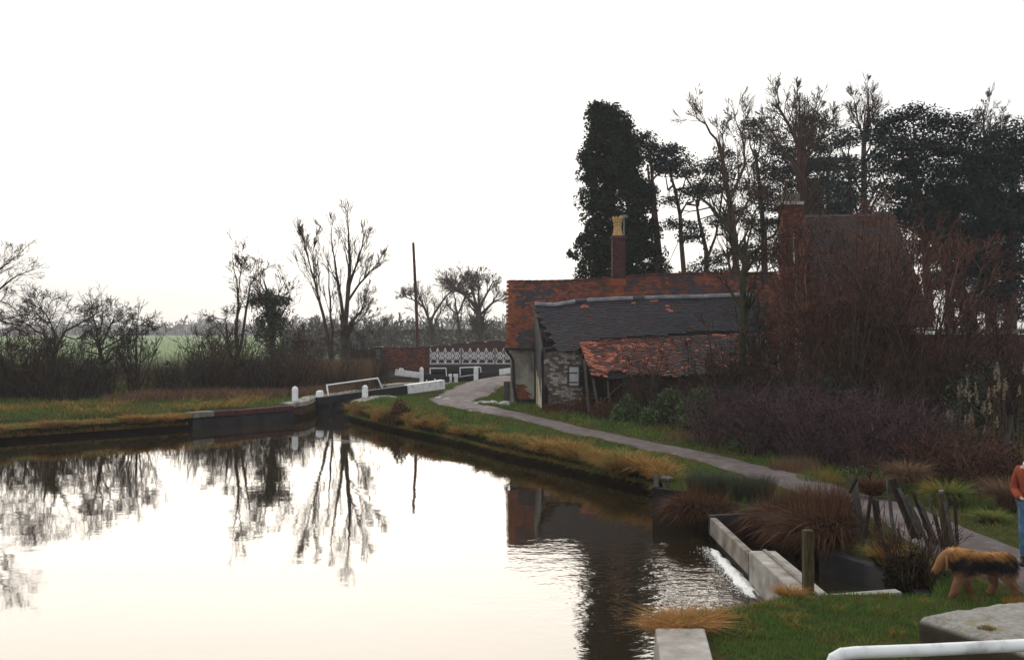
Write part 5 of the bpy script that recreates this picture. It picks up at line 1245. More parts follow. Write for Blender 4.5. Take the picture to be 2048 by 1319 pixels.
t_, tips, q_ = bare_tree('ivy_clad_tree', 'dark ivy-clad trunk with stubby arms at the far bank', (X(540, Y), Y, .3), [
    (W([(548, 745), (545, 660), (538, 610), (535, 585)], Y), .2, .09), (W([(540, 620), (520, 600), (505, 605)], Y), .07, .03), (W([(538, 605), (560, 600), (575, 585), (566, 560)], Y), .06, .02), (W([(536, 590), (520, 565), (500, 555)], Y), .05, .02)], 16, kids=(10, 6, 3), ratio=.6, rmin=.011)
cl = [at(a + q_.normal() * s, b_ + q_.normal() * s * .8, Y + q_.normal() * .3) for a, b_, s, k in ((536, 592, 5, 10), (524, 600, 7, 12), (507, 603, 4, 6), (545, 610, 8, 16), (552, 602, 6, 10), (566, 600, 5, 8), (545, 635, 10, 22), (540, 660, 13, 26), (548, 690, 16, 28), (560, 640, 8, 10), (525, 640, 9, 8)) for _ in range(k)]
v, f = clumps(q_, cl, 46, (.16, .16, .14), .07); part('ivy', v, [f], M['leaf_dark'], t_)
# spreading trees on the left
Y = 44.0
bare_tree('spreading_tree', 'low spreading bare tree with drooping twigs, far bank left', (X(108, Y), Y, .5), [
    (W([(112, 830), (112, 760), (106, 710)], Y), .12, .10), (W([(106, 710), (85, 670), (60, 650), (30, 635)], Y), .07, .02), (W([(108, 700), (130, 660), (165, 640), (195, 625)], Y), .07, .02), (W([(106, 712), (112, 660), (95, 630), (70, 610)], Y), .06, .02), (W([(125, 670), (150, 680), (180, 660)], Y), .04, .015), (W([(90, 680), (60, 680), (40, 700)], Y), .035, .012)],
    17, kids=(14, 7, 4), ratio=.62, up=-.01, spread=.8, rmin=.009, twig='twig_grey')
bare_tree('spreading_tree', 'dense bare tree to the right of the low spreading one', (X(205, Y + 3), Y + 3, .5), [
    (W([(208, 820), (206, 730), (198, 690)], Y + 3), .11, .09), (W([(198, 690), (190, 650), (183, 615)], Y + 3), .06, .02), (W([(200, 690), (225, 650), (250, 630)], Y + 3), .06, .02), (W([(200, 700), (240, 680), (280, 650)], Y + 3), .05, .02), (W([(198, 670), (206, 640), (204, 612)], Y + 3), .05, .02), (W([(250, 640), (285, 640), (300, 650)], Y + 3), .03, .012)],
    18, kids=(14, 7, 4), ratio=.62, up=.0, spread=.8, rmin=.009, twig='twig_grey')
bare_tree('overhanging_tree', 'bare tree reaching in from the left edge with orange-lit twigs', (X(-70, 40), 40, .5), [
    (W([(-72, 830), (-60, 700), (-50, 620)], 40), .2, .14), (W([(-50, 620), (-15, 590), (20, 560), (50, 545)], 40), .07, .02), (W([(-55, 600), (-20, 555), (10, 530), (35, 510)], 40), .06, .018), (W([(-45, 640), (0, 640), (40, 650), (30, 690)], 40), .05, .015), (W([(-50, 610), (0, 600), (35, 620)], 40), .04, .015)], 19, kids=(9, 6, 4), ratio=.55, up=.02, spread=.6, rmin=.007)
bare_tree('spreading_tree', 'drooping bare tree at the foot of the slender tree, far bank', (X(450, 54), 54, .4), [
    (W([(470, 800), (462, 720), (455, 680)], 54), .12, .09), (W([(455, 680), (430, 650), (405, 665)], 54), .05, .015), (W([(457, 680), (450, 640), (430, 635)], 54), .05, .015), (W([(460, 690), (490, 660), (510, 665)], 54), .05, .015)], 20, kids=(12, 7, 4), ratio=.65, up=-.02, spread=.8, rmin=.011, twig='twig_grey')
# behind the bridge
bare_tree('pollard_tree', 'small bare tree directly behind the wooden pole', (X(862, 108), 108, .2), [
    (W([(866, 720), (862, 650), (850, 615), (838, 590)], 108), .28, .07), (W([(862, 640), (885, 600), (905, 580), (930, 572)], 108), .14, .05), (W([(850, 615), (825, 598), (808, 592)], 108), .1, .04)], 21, kids=(16, 8, 4), ratio=.55, rmin=.022, up=.04)
bare_tree('round_crowned_tree', 'round-crowned bare tree against the glow, above the bridge lattice', (X(962, 120), 120, .2), [
    (W([(962, 720), (960, 650), (955, 620)], 120), .5, .4), (W([(955, 620), (930, 590), (910, 575), (900, 565)], 120), .22, .05), (W([(956, 620), (945, 580), (935, 560)], 120), .2, .05), (W([(957, 620), (958, 580), (955, 552)], 120), .22, .05), (W([(958, 620), (975, 585), (985, 565)], 120), .2, .05), (W([(960, 630), (985, 605), (1002, 595)], 120), .2, .05)],
    22, kids=(17, 8, 4), ratio=.62, spread=.5, rmin=.02, up=.02)
bare_tree('slender_tree', 'thin bare tree between the pole and the round-crowned tree', (X(925, 112), 112, .2), [
    (W([(922, 720), (918, 650), (912, 610), (908, 590)], 112), .25, .06), (W([(915, 630), (928, 600), (932, 590)], 112), .12, .05)], 23, kids=(15, 7, 4), ratio=.45, rmin=.022, up=.05)
# bare trees behind the house
for (nm, lab, px, Yt, lim, sd) in (
    ('tall_bare_tree', 'tall bare tree with a wiry top, first right of the dark conifer group', 1465, 58, [([(1475, 620), (1470, 480), (1455, 380), (1445, 320)], .25, .12), ([(1445, 320), (1435, 280), (1410, 250), (1393, 235), (1390, 205)], .09, .02), ([(1447, 320), (1448, 270), (1455, 235)], .07, .02), ([(1460, 400), (1490, 330), (1485, 270), (1470, 235)], .11, .02), ([(1470, 450), (1500, 400), (1520, 340)], .1, .03)], 31),
    ('tall_bare_tree', 'tall bare tree with the highest rounded twiggy crown', 1600, 60, [([(1602, 620), (1600, 480), (1605, 380), (1600, 300)], .35, .2), ([(1600, 300), (1575, 250), (1560, 215), (1555, 185)], .13, .03), ([(1601, 300), (1600, 240), (1595, 185)], .14, .03), ([(1602, 310), (1625, 250), (1640, 205)], .13, .03), ([(1598, 340), (1560, 290), (1530, 240)], .12, .03), ([(1604, 330), (1640, 280), (1665, 240)], .1, .03)], 32),
    ('tall_bare_tree', 'thin-crowned bare tree standing in the gap before the big pine', 1730, 60, [([(1726, 620), (1730, 480), (1728, 360), (1728, 280)], .28, .14), ([(1728, 280), (1715, 240), (1708, 200)], .09, .02), ([(1729, 280), (1738, 230), (1733, 180)], .1, .02), ([(1728, 330), (1755, 290), (1780, 250)], .08, .02)], 33),
    ('tall_bare_tree', 'bare tree whose twigs top the dark pines near the right edge', 1965, 62, [([(1965, 620), (1968, 420), (1970, 290)], .3, .12), ([(1970, 290), (1965, 250), (1978, 205)], .08, .02), ([(1970, 300), (1990, 260), (2005, 235)], .07, .02)], 34)):
    bare_tree(nm, lab, (X(px, Yt), Yt, .5), [(W(p_, Yt), a_, b_) for p_, a_, b_ in lim], sd, kids=(15, 7, 4), start=.15, ratio=.46, spread=.5, up=.06, rmin=.013, bark='bark_pine', twig='twig')
# red-twigged bushes before the house
def redbush(px, Y, z0, h, w, n, label, seed, twig='twig_red', kids=(7, 5, 3), name='hawthorn_bush', rm=.010):
    q = np.random.RandomState(seed); x = X(px, Y); limbs = []
    for i in range(n):
        a = q.uniform(-1, 1); b_ = q.uniform(-1, 1); base = (x + q.normal() * .15, Y + q.normal() * .15, z0)
        mid = (x + a * w * .45, Y + b_ * w * .3, z0 + h * q.uniform(.4, .55)); top = (x + a * w * .95, Y + b_ * w * .5, z0 + h * (1 - .28 * abs(a)) * q.uniform(.8, .98))
        limbs.append(([base, mid, top], .07, .015))
    return bare_tree(name, label, (x, Y, z0), limbs, seed, kids=kids, ratio=.42, spread=.6, up=.03, curl=.12, rmin=rm, twig=twig, cat='bush', start=.2)
redbush(1640, 30.5, .8, 5.0, 1.7, 8, 'reddish bare bush in front of the brick house, left of three', 41)
redbush(1735, 31, .8, 7.2, 1.9, 8, 'reddish bare bush in front of the brick house, middle of three', 42, 'twig_purple')
redbush(1850, 29.5, .8, 6.2, 2.0, 9, 'tallest and widest reddish bare bush in front of the dark pines', 43)
redbush(1925, 27.5, .8, 4.0, 1.5, 7, 'brown bare bush at the right, under the dark pines', 44, 'twig_purple')
redbush(1700, 29.0, .8, 4.9, 1.5, 7, 'dark tangled bare bush above the middle of the bramble bank', 51, 'twig')
redbush(1795, 31.5, .8, 6.9, 1.9, 9, 'high brown bare bush reaching the roof ridge of the brick house', 52, 'twig_red')
redbush(1640, 33.0, .8, 6.0, 1.6, 9, 'brown bare bush crossing the brick chimney breast of the house', 53, 'twig_red')
redbush(1585, 32.5, .8, 6.6, 1.1, 6, 'tall thin bare bush crossing the house chimney', 54, 'twig')
redbush(1435, 33.2, .7, 2.9, 1.0, 6, 'bare brown bush hiding the right end of the lean-to tiles', 55, 'twig')
redbush(1530, 33.0, .8, 3.6, 1.1, 7, 'bare bush between the forked tree and the house gable', 56, 'twig_grey')
redbush(1560, 32.5, .8, 3.0, 1.1, 5, 'brown bare bush at the foot of the house gable', 45, 'twig')
redbush(1490, 34.2, .7, 2.5, .9, 4, 'tangled bare bush round the forked tree', 46, 'twig')
redbush(1300, 35.2, .6, 2.3, 1.0, 6, 'wispy bare bush leaning over the red lean-to tiles', 47, 'twig', (4, 4, 3))
redbush(1385, 34.8, .6, 2.2, 1.0, 5, 'thin bare twigs over the right of the lean-to roof', 48, 'twig_purple', (4, 4, 3))
redbush(40, 45, .5, 3.6, 1.6, 7, 'bushy grey bare shrub at the left end of the far-bank thicket', 61, 'twig_grey', rm=.012)
redbush(275, 47, .5, 3.7, 1.7, 8, 'domed grey bare bush right of the dense bare tree on the far bank', 62, 'twig_grey', rm=.012)
redbush(420, 55, .5, 3.4, 1.6, 7, 'twiggy grey bush left of the slender tree on the far bank', 63, 'twig_grey', rm=.013)
redbush(600, 60, .4, 3.6, 1.8, 7, 'brown bare bush between the ivy-clad trunk and the fan tree', 64, 'twig', rm=.014)
redbush(735, 68, .3, 3.6, 1.9, 7, 'brown bare bush between the fan tree and the bridge wall', 65, 'twig_grey', rm=.015)
redbush(2010, 24.5, .8, 3.6, 1.2, 7, 'dark bare bush at the right edge behind the plumed reeds', 49, 'twig_purple')
redbush(1310, 48.5, 3.0, 3.3, 1.4, 7, 'brown bare bush showing above the cottage ridge at the conifer foot', 50, 'twig')

# thicket of bare shrubs
protos = []
for i in range(4):
    q = np.random.RandomState(70 + i); s, tp = shrub_geo(q, 2.5, 1.3, 34, kids=(5, 4), out=.55, r0=.022)
    pr = link('bare_shrub', None); pr['category'] = 'shrub'; ROOT[pr.name] = np.zeros(3)
    v, f = tubes(s, rmin=.010); part('branches', v, f, M['twig' if i % 2 else 'twig_grey'], pr); protos.append(pr)
rs = np.random.RandomState(15); spots = []
for k in range(74):
    x = rs.uniform(-27, -7.5); y = line(x) + rs.uniform(.2, 5.5)
    if y < 34 or abs(x) > .53 * y + 2: continue
    px = CX + x / y * F
    s = rs.uniform(.5, 1.25) * (.72 if 300 < px < 420 else 1) * (.8 if px > 560 else 1)
    spots.append((x, y, .45, s, rs.uniform(0, 6)))
for k in range(26):
    y = rs.uniform(56, 74); x = X(rs.uniform(560, 745), y); spots.append((x, y, .2, rs.uniform(.5, .85), rs.uniform(0, 6)))
for i in range(4): copies(protos[i], spots[i::4], 'tangled grey-brown bare shrub in the thicket across the water', 'bare shrubs of the far-bank thicket')
protos = []
for i in range(3):
    q = np.random.RandomState(90 + i); s, tp = shrub_geo(q, 2.8, 1.3, 36, kids=(5, 4), out=.6, r0=.02, curl=.17)
    pr = link('bare_shrub', None); pr['category'] = 'shrub'; ROOT[pr.name] = np.zeros(3)
    v, f = tubes(s, rmin=.007); part('branches', v, f, M['twig_purple' if i % 2 else 'twig'], pr); protos.append(pr)
spots = []
for k in range(15):
    px = rs.uniform(1560, 2060); y = rs.uniform(28.5, 32); spots.append((X(px, y), y, .75, rs.uniform(.7, 1.15), rs.uniform(0, 6)))
for i in range(3): copies(protos[i], spots[i::3], 'tangled dark bare shrub in the thicket between brambles and house', 'bare shrubs of the thicket by the house')

# ------------------------------------------------------------------ evergreens
def outline_tree(name, label, Y, prof, seed, n, leaf, m, trunk, spread=(.42, .42, .34), per=60, depth=.8, gap=.12, cat='tree'):
    """prof: (py, left px, right px) rows giving the crown's extent at distance Y; the crown is as deep as it is wide"""
    q = np.random.RandomState(seed); py = np.array([p_[0] for p_ in prof], float); l = np.array([p_[1] for p_ in prof], float); r = np.array([p_[2] for p_ in prof], float)
    wgt = (r - l); cdf = np.cumsum(wgt * np.gradient(py)); cdf /= cdf[-1]
    yy = np.interp(q.rand(n), np.concatenate([[0], cdf]), np.concatenate([[py[0]], py])); L = np.interp(yy, py, l); R_ = np.interp(yy, py, r); cx = (L + R_) / 2; hw = (R_ - L) / 2
    hw = hw * (1.03 + .22 * vn(yy / 13, np.sign(q.normal(size=n)) * 3, 1, seed + 5)); a = q.uniform(0, 6.283, n); rr = np.sqrt(q.uniform(.12, 1, n)) * .95; px = cx + hw * rr * np.cos(a); dy = hw * Y / F * rr * np.sin(a) * depth
    keep = (vn(px / 12, yy / 20, 1, seed) > -.74) | ((rr < .3) & (q.rand(n) < .5)); px, yy, dy = px[keep], yy[keep], dy[keep]
    cc = np.stack([X(px, Y), Y + dy, Zp(yy, Y)], 1)
    base = at(trunk[0][0][0][0], trunk[0][0][0][1], Y); t = thing(name, label, cat, base)
    k = np.repeat(cc, per, 0); d = q.normal(size=k.shape); d /= np.linalg.norm(d, axis=1, keepdims=True); d *= q.rand(len(d), 1) ** .4 * np.array(spread) * np.repeat(q.uniform(.6, 1.35, len(cc)), per)[:, None]; d[:, 2] -= np.abs(d[:, 0]) * .5
    v, f = leaves(k + d, leaf, q); part('crown', v, [f], M[m], t)
    segs = []
    for pts, r0, r1 in trunk:
        P_ = [A(*at(a_, b_, Y)) for a_, b_ in pts]
        for i in range(len(P_) - 1): segs.append([*P_[i], *P_[i + 1], r0 + (r1 - r0) * i / (len(P_) - 1), r0 + (r1 - r0) * (i + 1) / (len(P_) - 1)])
    # boughs to some clumps
    tr = np.array(segs)
    for c in cc[::7]:
        j = np.argmin(np.abs((tr[:, 2] + tr[:, 5]) / 2 - c[2] + .3)); p_ = (tr[j, :3] + tr[j, 3:6]) / 2; segs.append([*p_, *c, .035, .012])
    v, f = tubes(segs, cut=.06); part('trunk', v, f, M['bark_pine'], t, smooth=True); return t
outline_tree('tall_cypress', 'tall nearly black ragged conifer behind the cottage chimney', 52, [(216, 1186, 1200), (222, 1182, 1246), (245, 1176, 1262), (270, 1172, 1274), (300, 1170, 1284), (340, 1165, 1290), (380, 1164, 1304), (430, 1172, 1312), (460, 1158, 1318), (490, 1150, 1324), (520, 1156, 1328), (560, 1160, 1334)], 5, 780, .085, 'cypress',
    [([(1225, 640), (1232, 560), (1226, 400), (1215, 240)], .28, .05), ([(1318, 620), (1312, 480), (1295, 330)], .16, .06), ([(1262, 640), (1258, 450), (1250, 260)], .2, .05)], spread=(.36, .36, .42), per=95, gap=.16)
def pine(name, label, Y, trunk, pads, seed, leaf=.085, per=85, m='needle', limbs=()):
    """Scots-pine habit: bare stem, crooked limbs, flat pads of needles; pads: (px, py, half width px, half height px)"""
    q = np.random.RandomState(seed); t = thing(name, label, 'tree', at(trunk[0][0][0][0], trunk[0][0][0][1], Y)); segs, tips, cc = [], [], []
    tr = []
    for pts, r0, r1 in list(trunk):
        P_ = [A(*at(a_, b_, Y + .3 * math.sin(i_ * 2.1 + seed))) for i_, (a_, b_) in enumerate(pts)]
        for i in range(len(P_) - 1):
            for j in range(4):
                a_, b_ = P_[i] + (P_[i + 1] - P_[i]) * j / 4, P_[i] + (P_[i + 1] - P_[i]) * (j + 1) / 4; n_ = len(P_) - 1; f0 = (i + j / 4) / n_; f1 = (i + (j + 1) / 4) / n_
                tr.append([*a_, *b_, r0 + (r1 - r0) * f0, r0 + (r1 - r0) * f1])
    tr = np.array(tr); segs = [list(s) for s in tr]
    for (px, py, w, h) in pads:
        dep = w * Y / F * q.uniform(-.5, .5); c = A(*at(px, py, Y + dep)); k = max(4, int(w * h / 34))
        pc = np.stack([c[0] + q.uniform(-1, 1, k) * w * Y / F, c[1] + q.uniform(-1, 1, k) * w * Y / F * .9, c[2] + q.uniform(-1, 1, k) * h * Y / F], 1); cc.append(pc)
        low = tr[tr[:, 2] < c[2] + .2]; low = low if len(low) else tr
        j = np.argmin(np.linalg.norm(low[:, :3] - (c - A(0, 0, .8)), axis=1)); p0 = low[j, :3]; mid = (p0 + c) / 2 + A(0, 0, -.25) + q.normal(size=3) * .2
        segs += [[*p0, *mid, .075, .05], [*mid, *c, .05, .03]]
        for g_ in pc[:: 2]: segs.append([*c, *g_, .025, .01])
    for pts, r0, r1 in limbs:
        P_ = [A(*at(a_, b_, Y)) for a_, b_ in pts]
        for i in range(len(P_) - 1): segs.append([*P_[i], *P_[i + 1], r0 + (r1 - r0) * i / (len(P_) - 1), r0 + (r1 - r0) * (i + 1) / (len(P_) - 1)])
    cc = np.concatenate(cc); kk = np.repeat(cc, per, 0); dd = q.normal(size=kk.shape); dd /= np.linalg.norm(dd, axis=1, keepdims=True); dd *= q.rand(len(dd), 1) ** .6 * A(.80, .80, .36); v, f = leaves(kk + dd, leaf, q, flat=.3); part('crown', v, [f], M[m], t)
    v, f = tubes(segs, rmin=.012, cut=.06); part('trunk', v, f, M['bark_pine'], t, smooth=True); return t
pine('scots_pine', 'pine touching the right side of the tall black conifer', 56, [([(1325, 640), (1318, 500), (1306, 380), (1300, 300)], .2, .06)], [(1300, 285, 22, 14), (1325, 300, 22, 10), (1345, 300, 8, 4), (1310, 325, 18, 12), (1295, 300, 14, 18), (1335, 325, 14, 8)], 1)
pine('scots_pine', 'pine with a leaning bare stem standing clear against the sky', 58, [([(1372, 640), (1368, 550), (1362, 480), (1360, 430), (1350, 380), (1338, 340)], .17, .07), ([(1360, 430), (1376, 400)], .08, .04)],
     [(1345, 330, 26, 12), (1365, 320, 16, 8), (1330, 345, 18, 10), (1375, 345, 20, 12), (1380, 385, 22, 14), (1345, 400, 9, 7), (1340, 445, 12, 6), (1378, 450, 14, 9), (1395, 370, 14, 10), (1370, 475, 6, 4)], 2)
pine('scots_pine', 'spreading twin-stemmed pine above the red cottage ridge', 62, [([(1412, 640), (1413, 560), (1412, 500), (1398, 440), (1392, 400)], .2, .07), ([(1413, 520), (1432, 470), (1440, 420)], .1, .05)],
     [(1400, 385, 20, 10), (1435, 375, 26, 14), (1420, 330, 26, 12), (1445, 310, 22, 10), (1455, 345, 22, 14), (1395, 470, 16, 8), (1440, 440, 20, 12), (1400, 535, 20, 10), (1385, 548, 14, 6), (1440, 510, 22, 14), (1450, 545, 20, 10), (1425, 545, 16, 8)], 3)
pine('scots_pine', 'flat-topped pine between the two tall bare trees', 64, [([(1530, 640), (1528, 480), (1520, 380), (1510, 300)], .25, .08)],
     [(1495, 250, 18, 8), (1520, 245, 18, 9), (1510, 270, 22, 12), (1545, 300, 26, 16), (1530, 340, 30, 18), (1505, 390, 26, 20), (1545, 400, 28, 22), (1480, 430, 24, 18), (1520, 460, 26, 18), (1500, 510, 26, 20), (1470, 500, 16, 14)], 4)
pine('scots_pine', 'bluish pine filling the lower crown of the highest bare tree', 65, [([(1618, 640), (1615, 480), (1612, 380), (1608, 280)], .3, .1)],
     [(1610, 235, 26, 10), (1590, 260, 30, 14), (1640, 255, 26, 12), (1620, 290, 40, 16), (1580, 310, 36, 18), (1645, 330, 30, 18), (1600, 350, 42, 22), (1640, 380, 34, 18), (1590, 400, 40, 22), (1675, 290, 14, 10), (1560, 360, 24, 20), (1650, 420, 30, 18), (1560, 440, 26, 20)], 5)
pine('scots_pine', 'pine with layered pads left of the big dark pine', 58, [([(1700, 640), (1698, 520), (1700, 400), (1702, 330)], .2, .07)],
     [(1700, 270, 24, 8), (1680, 285, 16, 9), (1725, 275, 18, 8), (1700, 320, 26, 10), (1720, 350, 22, 12), (1690, 375, 22, 12), (1710, 400, 28, 14), (1680, 420, 24, 14), (1725, 430, 26, 14), (1695, 450, 26, 12)], 6)
pine('scots_pine', 'largest darkest pine with a broad flat top, right of the house', 46, [([(1955, 700), (1930, 600), (1880, 500), (1840, 420), (1820, 300)], .34, .12), ([(1860, 640), (1850, 500), (1840, 400)], .22, .1), ([(1985, 700), (1975, 560), (1960, 420), (1945, 320)], .26, .1)],
     [(1825, 222, 26, 7), (1800, 235, 36, 9), (1775, 250, 26, 10), (1760, 265, 14, 8), (1850, 250, 40, 14), (1895, 240, 32, 12), (1925, 262, 30, 14), (1800, 285, 46, 16), (1860, 295, 50, 20), (1915, 300, 40, 18), (1790, 330, 44, 18), (1850, 345, 52, 24), (1920, 350, 44, 24), (1770, 375, 30, 10), (1820, 390, 50, 22), (1890, 400, 54, 26), (1950, 400, 44, 26), (1960, 330, 34, 20), (1790, 430, 40, 14), (1850, 440, 46, 20), (1930, 455, 50, 26), (1890, 490, 44, 22), (1960, 510, 40, 24), (1920, 540, 36, 18), (1765, 275, 20, 8)], 7, leaf=.075, per=80)
pine('scots_pine', 'dark pine cut by the right edge of the picture', 44, [([(2020, 700), (2022, 560), (2025, 400), (2030, 300)], .3, .12)],
     [(2030, 255, 24, 10), (1990, 275, 34, 12), (2040, 290, 40, 16), (1990, 310, 36, 16), (2030, 340, 44, 22), (1985, 370, 38, 20), (2030, 400, 44, 24), (1990, 440, 38, 24), (2035, 470, 40, 26), (1990, 510, 36, 26), (2030, 550, 40, 28), (2000, 580, 34, 20), (2050, 320, 20, 30), (2050, 430, 20, 30)], 8, leaf=.075, per=80)

pine('scots_pine', 'dense bluish pine closing the gap behind the brick chimney', 70, [([(1660, 640), (1658, 480), (1655, 330)], .3, .1)],
     [(1655, 300, 30, 12), (1630, 330, 30, 16), (1680, 345, 34, 16), (1650, 375, 44, 18), (1690, 400, 34, 18), (1620, 410, 34, 18), (1660, 440, 44, 20), (1600, 470, 34, 20), (1700, 480, 40, 22), (1560, 500, 30, 22)], 9, leaf=.09)
pine('scots_pine', 'dark pine standing behind the largest one, filling its lower crown', 56, [([(1900, 700), (1898, 520), (1900, 380)], .3, .1)],
     [(1860, 420, 50, 22), (1920, 400, 50, 22), (1960, 470, 50, 26), (1900, 470, 50, 26), (1840, 500, 40, 24), (1950, 540, 50, 28), (1890, 560, 44, 22), (2000, 430, 44, 26), (2010, 520, 44, 28), (1990, 600, 44, 26), (1930, 600, 40, 20), (2040, 610, 30, 30), (1780, 470, 30, 14), (1810, 450, 36, 16)], 10, leaf=.08)

# ------------------------------------------------------------------ far woods and hedges, fading in the haze
def woodland(name, rows, seed, hgt, rm, nt, kids, label=None, m='twig_grey'):
    q = np.random.RandomState(seed); types = []
    for i in range(4):
        segs, tips = [], []
        grow(q, (0, 0, 0), (0, 0, 1), hgt * .75, hgt * .022, 3, segs, tips, kids, .03, .1, .6, .55, .3); types.append(np.array(segs))
    out = []
    for (x, y, s) in rows:
        t_ = types[q.randint(4)].copy(); a = q.uniform(0, 6.28); c_, s_ = math.cos(a), math.sin(a); R2 = np.array([[c_, -s_, 0], [s_, c_, 0], [0, 0, 1]])
        for o in (0, 3): t_[:, o:o + 3] = (t_[:, o:o + 3] @ R2.T) * s + A(x, y, -.3)
        t_[:, 6:] *= s; out.append(t_)
    v, f = tubes(np.concatenate(out), k=3, rmin=rm); return solo(name, v, f, M[m], kind='stuff')
q = np.random.RandomState(33); rows = []
for _ in range(70):
    y = q.uniform(135, 235); px = q.uniform(560, 1075); rows.append((X(px, y), y, q.uniform(.7, 1.1) * (1 + .25 * (y > 190))))
woodland('woodland', rows, 1, 6.6, .05, 0, (6, 5, 3))
rows = [(X(p_, y), y, s) for p_, y, s in ((20, 170, .7), (60, 160, .6), (130, 180, .7), (230, 190, .8), (330, 260, .8))]
rows = []
for _ in range(170):
    y = q.uniform(620, 760); px = q.uniform(-60, 1080); rows.append((X(px, y), y, q.uniform(.8, 1.25)))
woodland('far_treeline', rows, 2, 11.5, .30, 0, (6, 4))
n = 26000; y = q.uniform(640, 780, n); px = q.uniform(-80, 1100, n); hh = q.rand(n) ** 1.3 * (6.5 + 2.5 * vn(px, y * 0, .05, 3)) ; v, f = leaves(np.stack([X(px, y), y, hh], 1), .8, q); solo('far_hedge', v, [f], M['twig_grey'], kind='stuff')
n = 17000; y = q.uniform(130, 230, n); px = q.uniform(560, 1080, n); hh = q.rand(n) ** 1.3 * 3.8; v, f = leaves(np.stack([X(px, y), y, hh], 1), .27, q); solo('woodland_undergrowth', v, [f], M['twig_grey'], kind='stuff')

# ------------------------------------------------------------------ the dog and the person
def skin_mesh(name, verts, edges, radii, m, parent, sub=2, root=0, M4=None, smooth=True, label=None):
    """grow one continuous surface over a skeleton"""
    me = bpy.data.meshes.new(name); me.from_pydata([tuple(v) for v in verts], edges, []); me.update()
    o = bpy.data.objects.new(name, me); C.objects.link(o)
    md = o.modifiers.new('skin', 'SKIN'); md.use_smooth_shade = True
    sv = me.skin_vertices[0].data
    for i, r in enumerate(radii): sv[i].radius = (r, r) if np.isscalar(r) else r
    for i in range(len(verts)): sv[i].use_root = (i == root)
    ss = o.modifiers.new('smooth', 'SUBSURF'); ss.levels = sub; ss.render_levels = sub
    bpy.context.view_layer.update(); dg = bpy.context.evaluated_depsgraph_get()
    nm = bpy.data.meshes.new_from_object(o.evaluated_get(dg)); bpy.data.objects.remove(o)
    if M4 is not None: nm.transform(M4)
    nm.materials.clear(); nm.materials.append(m)
    for p_ in nm.polygons: p_.use_smooth = smooth
    return link(name, nm, parent, label=label)
def surface_samples(me, n, q):
    me.calc_loop_triangles(); co = np.empty(len(me.vertices) * 3, np.float32); me.vertices.foreach_get('co', co); co = co.reshape(-1, 3)
    ti = np.empty(len(me.loop_triangles) * 3, np.int32); me.loop_triangles.foreach_get('vertices', ti); ti = ti.reshape(-1, 3)
    a, b_, c = co[ti[:, 0]], co[ti[:, 1]], co[ti[:, 2]]; nr = np.cross(b_ - a, c - a); ar = np.linalg.norm(nr, axis=1); k = q.choice(len(ti), n, p=ar / ar.sum())
    u, v = q.rand(n, 1), q.rand(n, 1); f = u + v > 1; u = np.where(f, 1 - u, u); v = np.where(f, 1 - v, v)
    return a[k] + (b_[k] - a[k]) * u + (c[k] - a[k]) * v, nr[k] / (ar[k][:, None] + 1e-12)
def strands(P, D, L, w, q):
    n = len(P); D = D / np.linalg.norm(D, axis=1, keepdims=True); s = np.cross(D, q.normal(size=(n, 3))); s /= np.linalg.norm(s, axis=1, keepdims=True)
    L = np.broadcast_to(L, n)[:, None]; m1 = P + D * L * .5; t = P + D * L + A(0, 0, -1) * L * .35
    V = np.stack([P - s * w, P + s * w, m1 - s * w * .8, m1 + s * w * .8, t], 1).reshape(-1, 3); b_ = (np.arange(n) * 5)[:, None]
    return V, np.concatenate([b_ + np.array([[0, 1, 3]]), b_ + np.array([[0, 3, 2]]), b_ + np.array([[2, 3, 4]])])
def coat_mat():
    m, t, b = nodes_of('black_and_tan_coat', .75, .2); c = t.nodes.new('ShaderNodeTexCoord'); sp = t.nodes.new('ShaderNodeSeparateXYZ'); t.links.new(c.outputs['Object'], sp.inputs[0])
    n_ = noise(t, 9, 3, .5, coord='obj'); ad = t.nodes.new('ShaderNodeMath'); ad.operation = 'MULTIPLY_ADD'; t.links.new(n_, ad.inputs[0]); ad.inputs[1].default_value = .20; t.links.new(sp.outputs['Z'], ad.inputs[2])
    col = ramp(t, ad.outputs[0], [(.10, (.22, .10, .05)), (.34, (.40, .23, .13)), (.43, (.07, .045, .042)), (.47, (.018, .016, .022)), (.545, (.03, .022, .025)), (.61, (.40, .20, .065)), (.72, (.62, .37, .16))])
    mr = t.nodes.new('ShaderNodeMapRange'); mr.inputs[1].default_value = -.33; mr.inputs[2].default_value = -.40; t.links.new(sp.outputs['X'], mr.inputs[0])
    col = mixc(t, mr.outputs[0], col, (.32, .17, .075))
    g = t.nodes.new('ShaderNodeNewGeometry'); col = mixc(t, .35, col, ramp(t, g.outputs['Random Per Island'], [(.02, .015, .012), (.35, .20, .09)]), 'SOFT_LIGHT')
    t.links.new(col, b.inputs['Base Color']); return m
M['coat'] = coat_mat(); M['nose'] = mat_noise('wet_black_nose', [(.008, .008, .008), (.02, .02, .02)], 10, .35, 0, spec=.5)
dx, dy, dz = X(1955, 12.4), 12.4, float(upland(X(1952, 12.4), 12.4)) + .02
dog = thing('dog', 'shaggy black and tan dog walking to the left with its head lowered', 'dog', (dx, dy, dz))
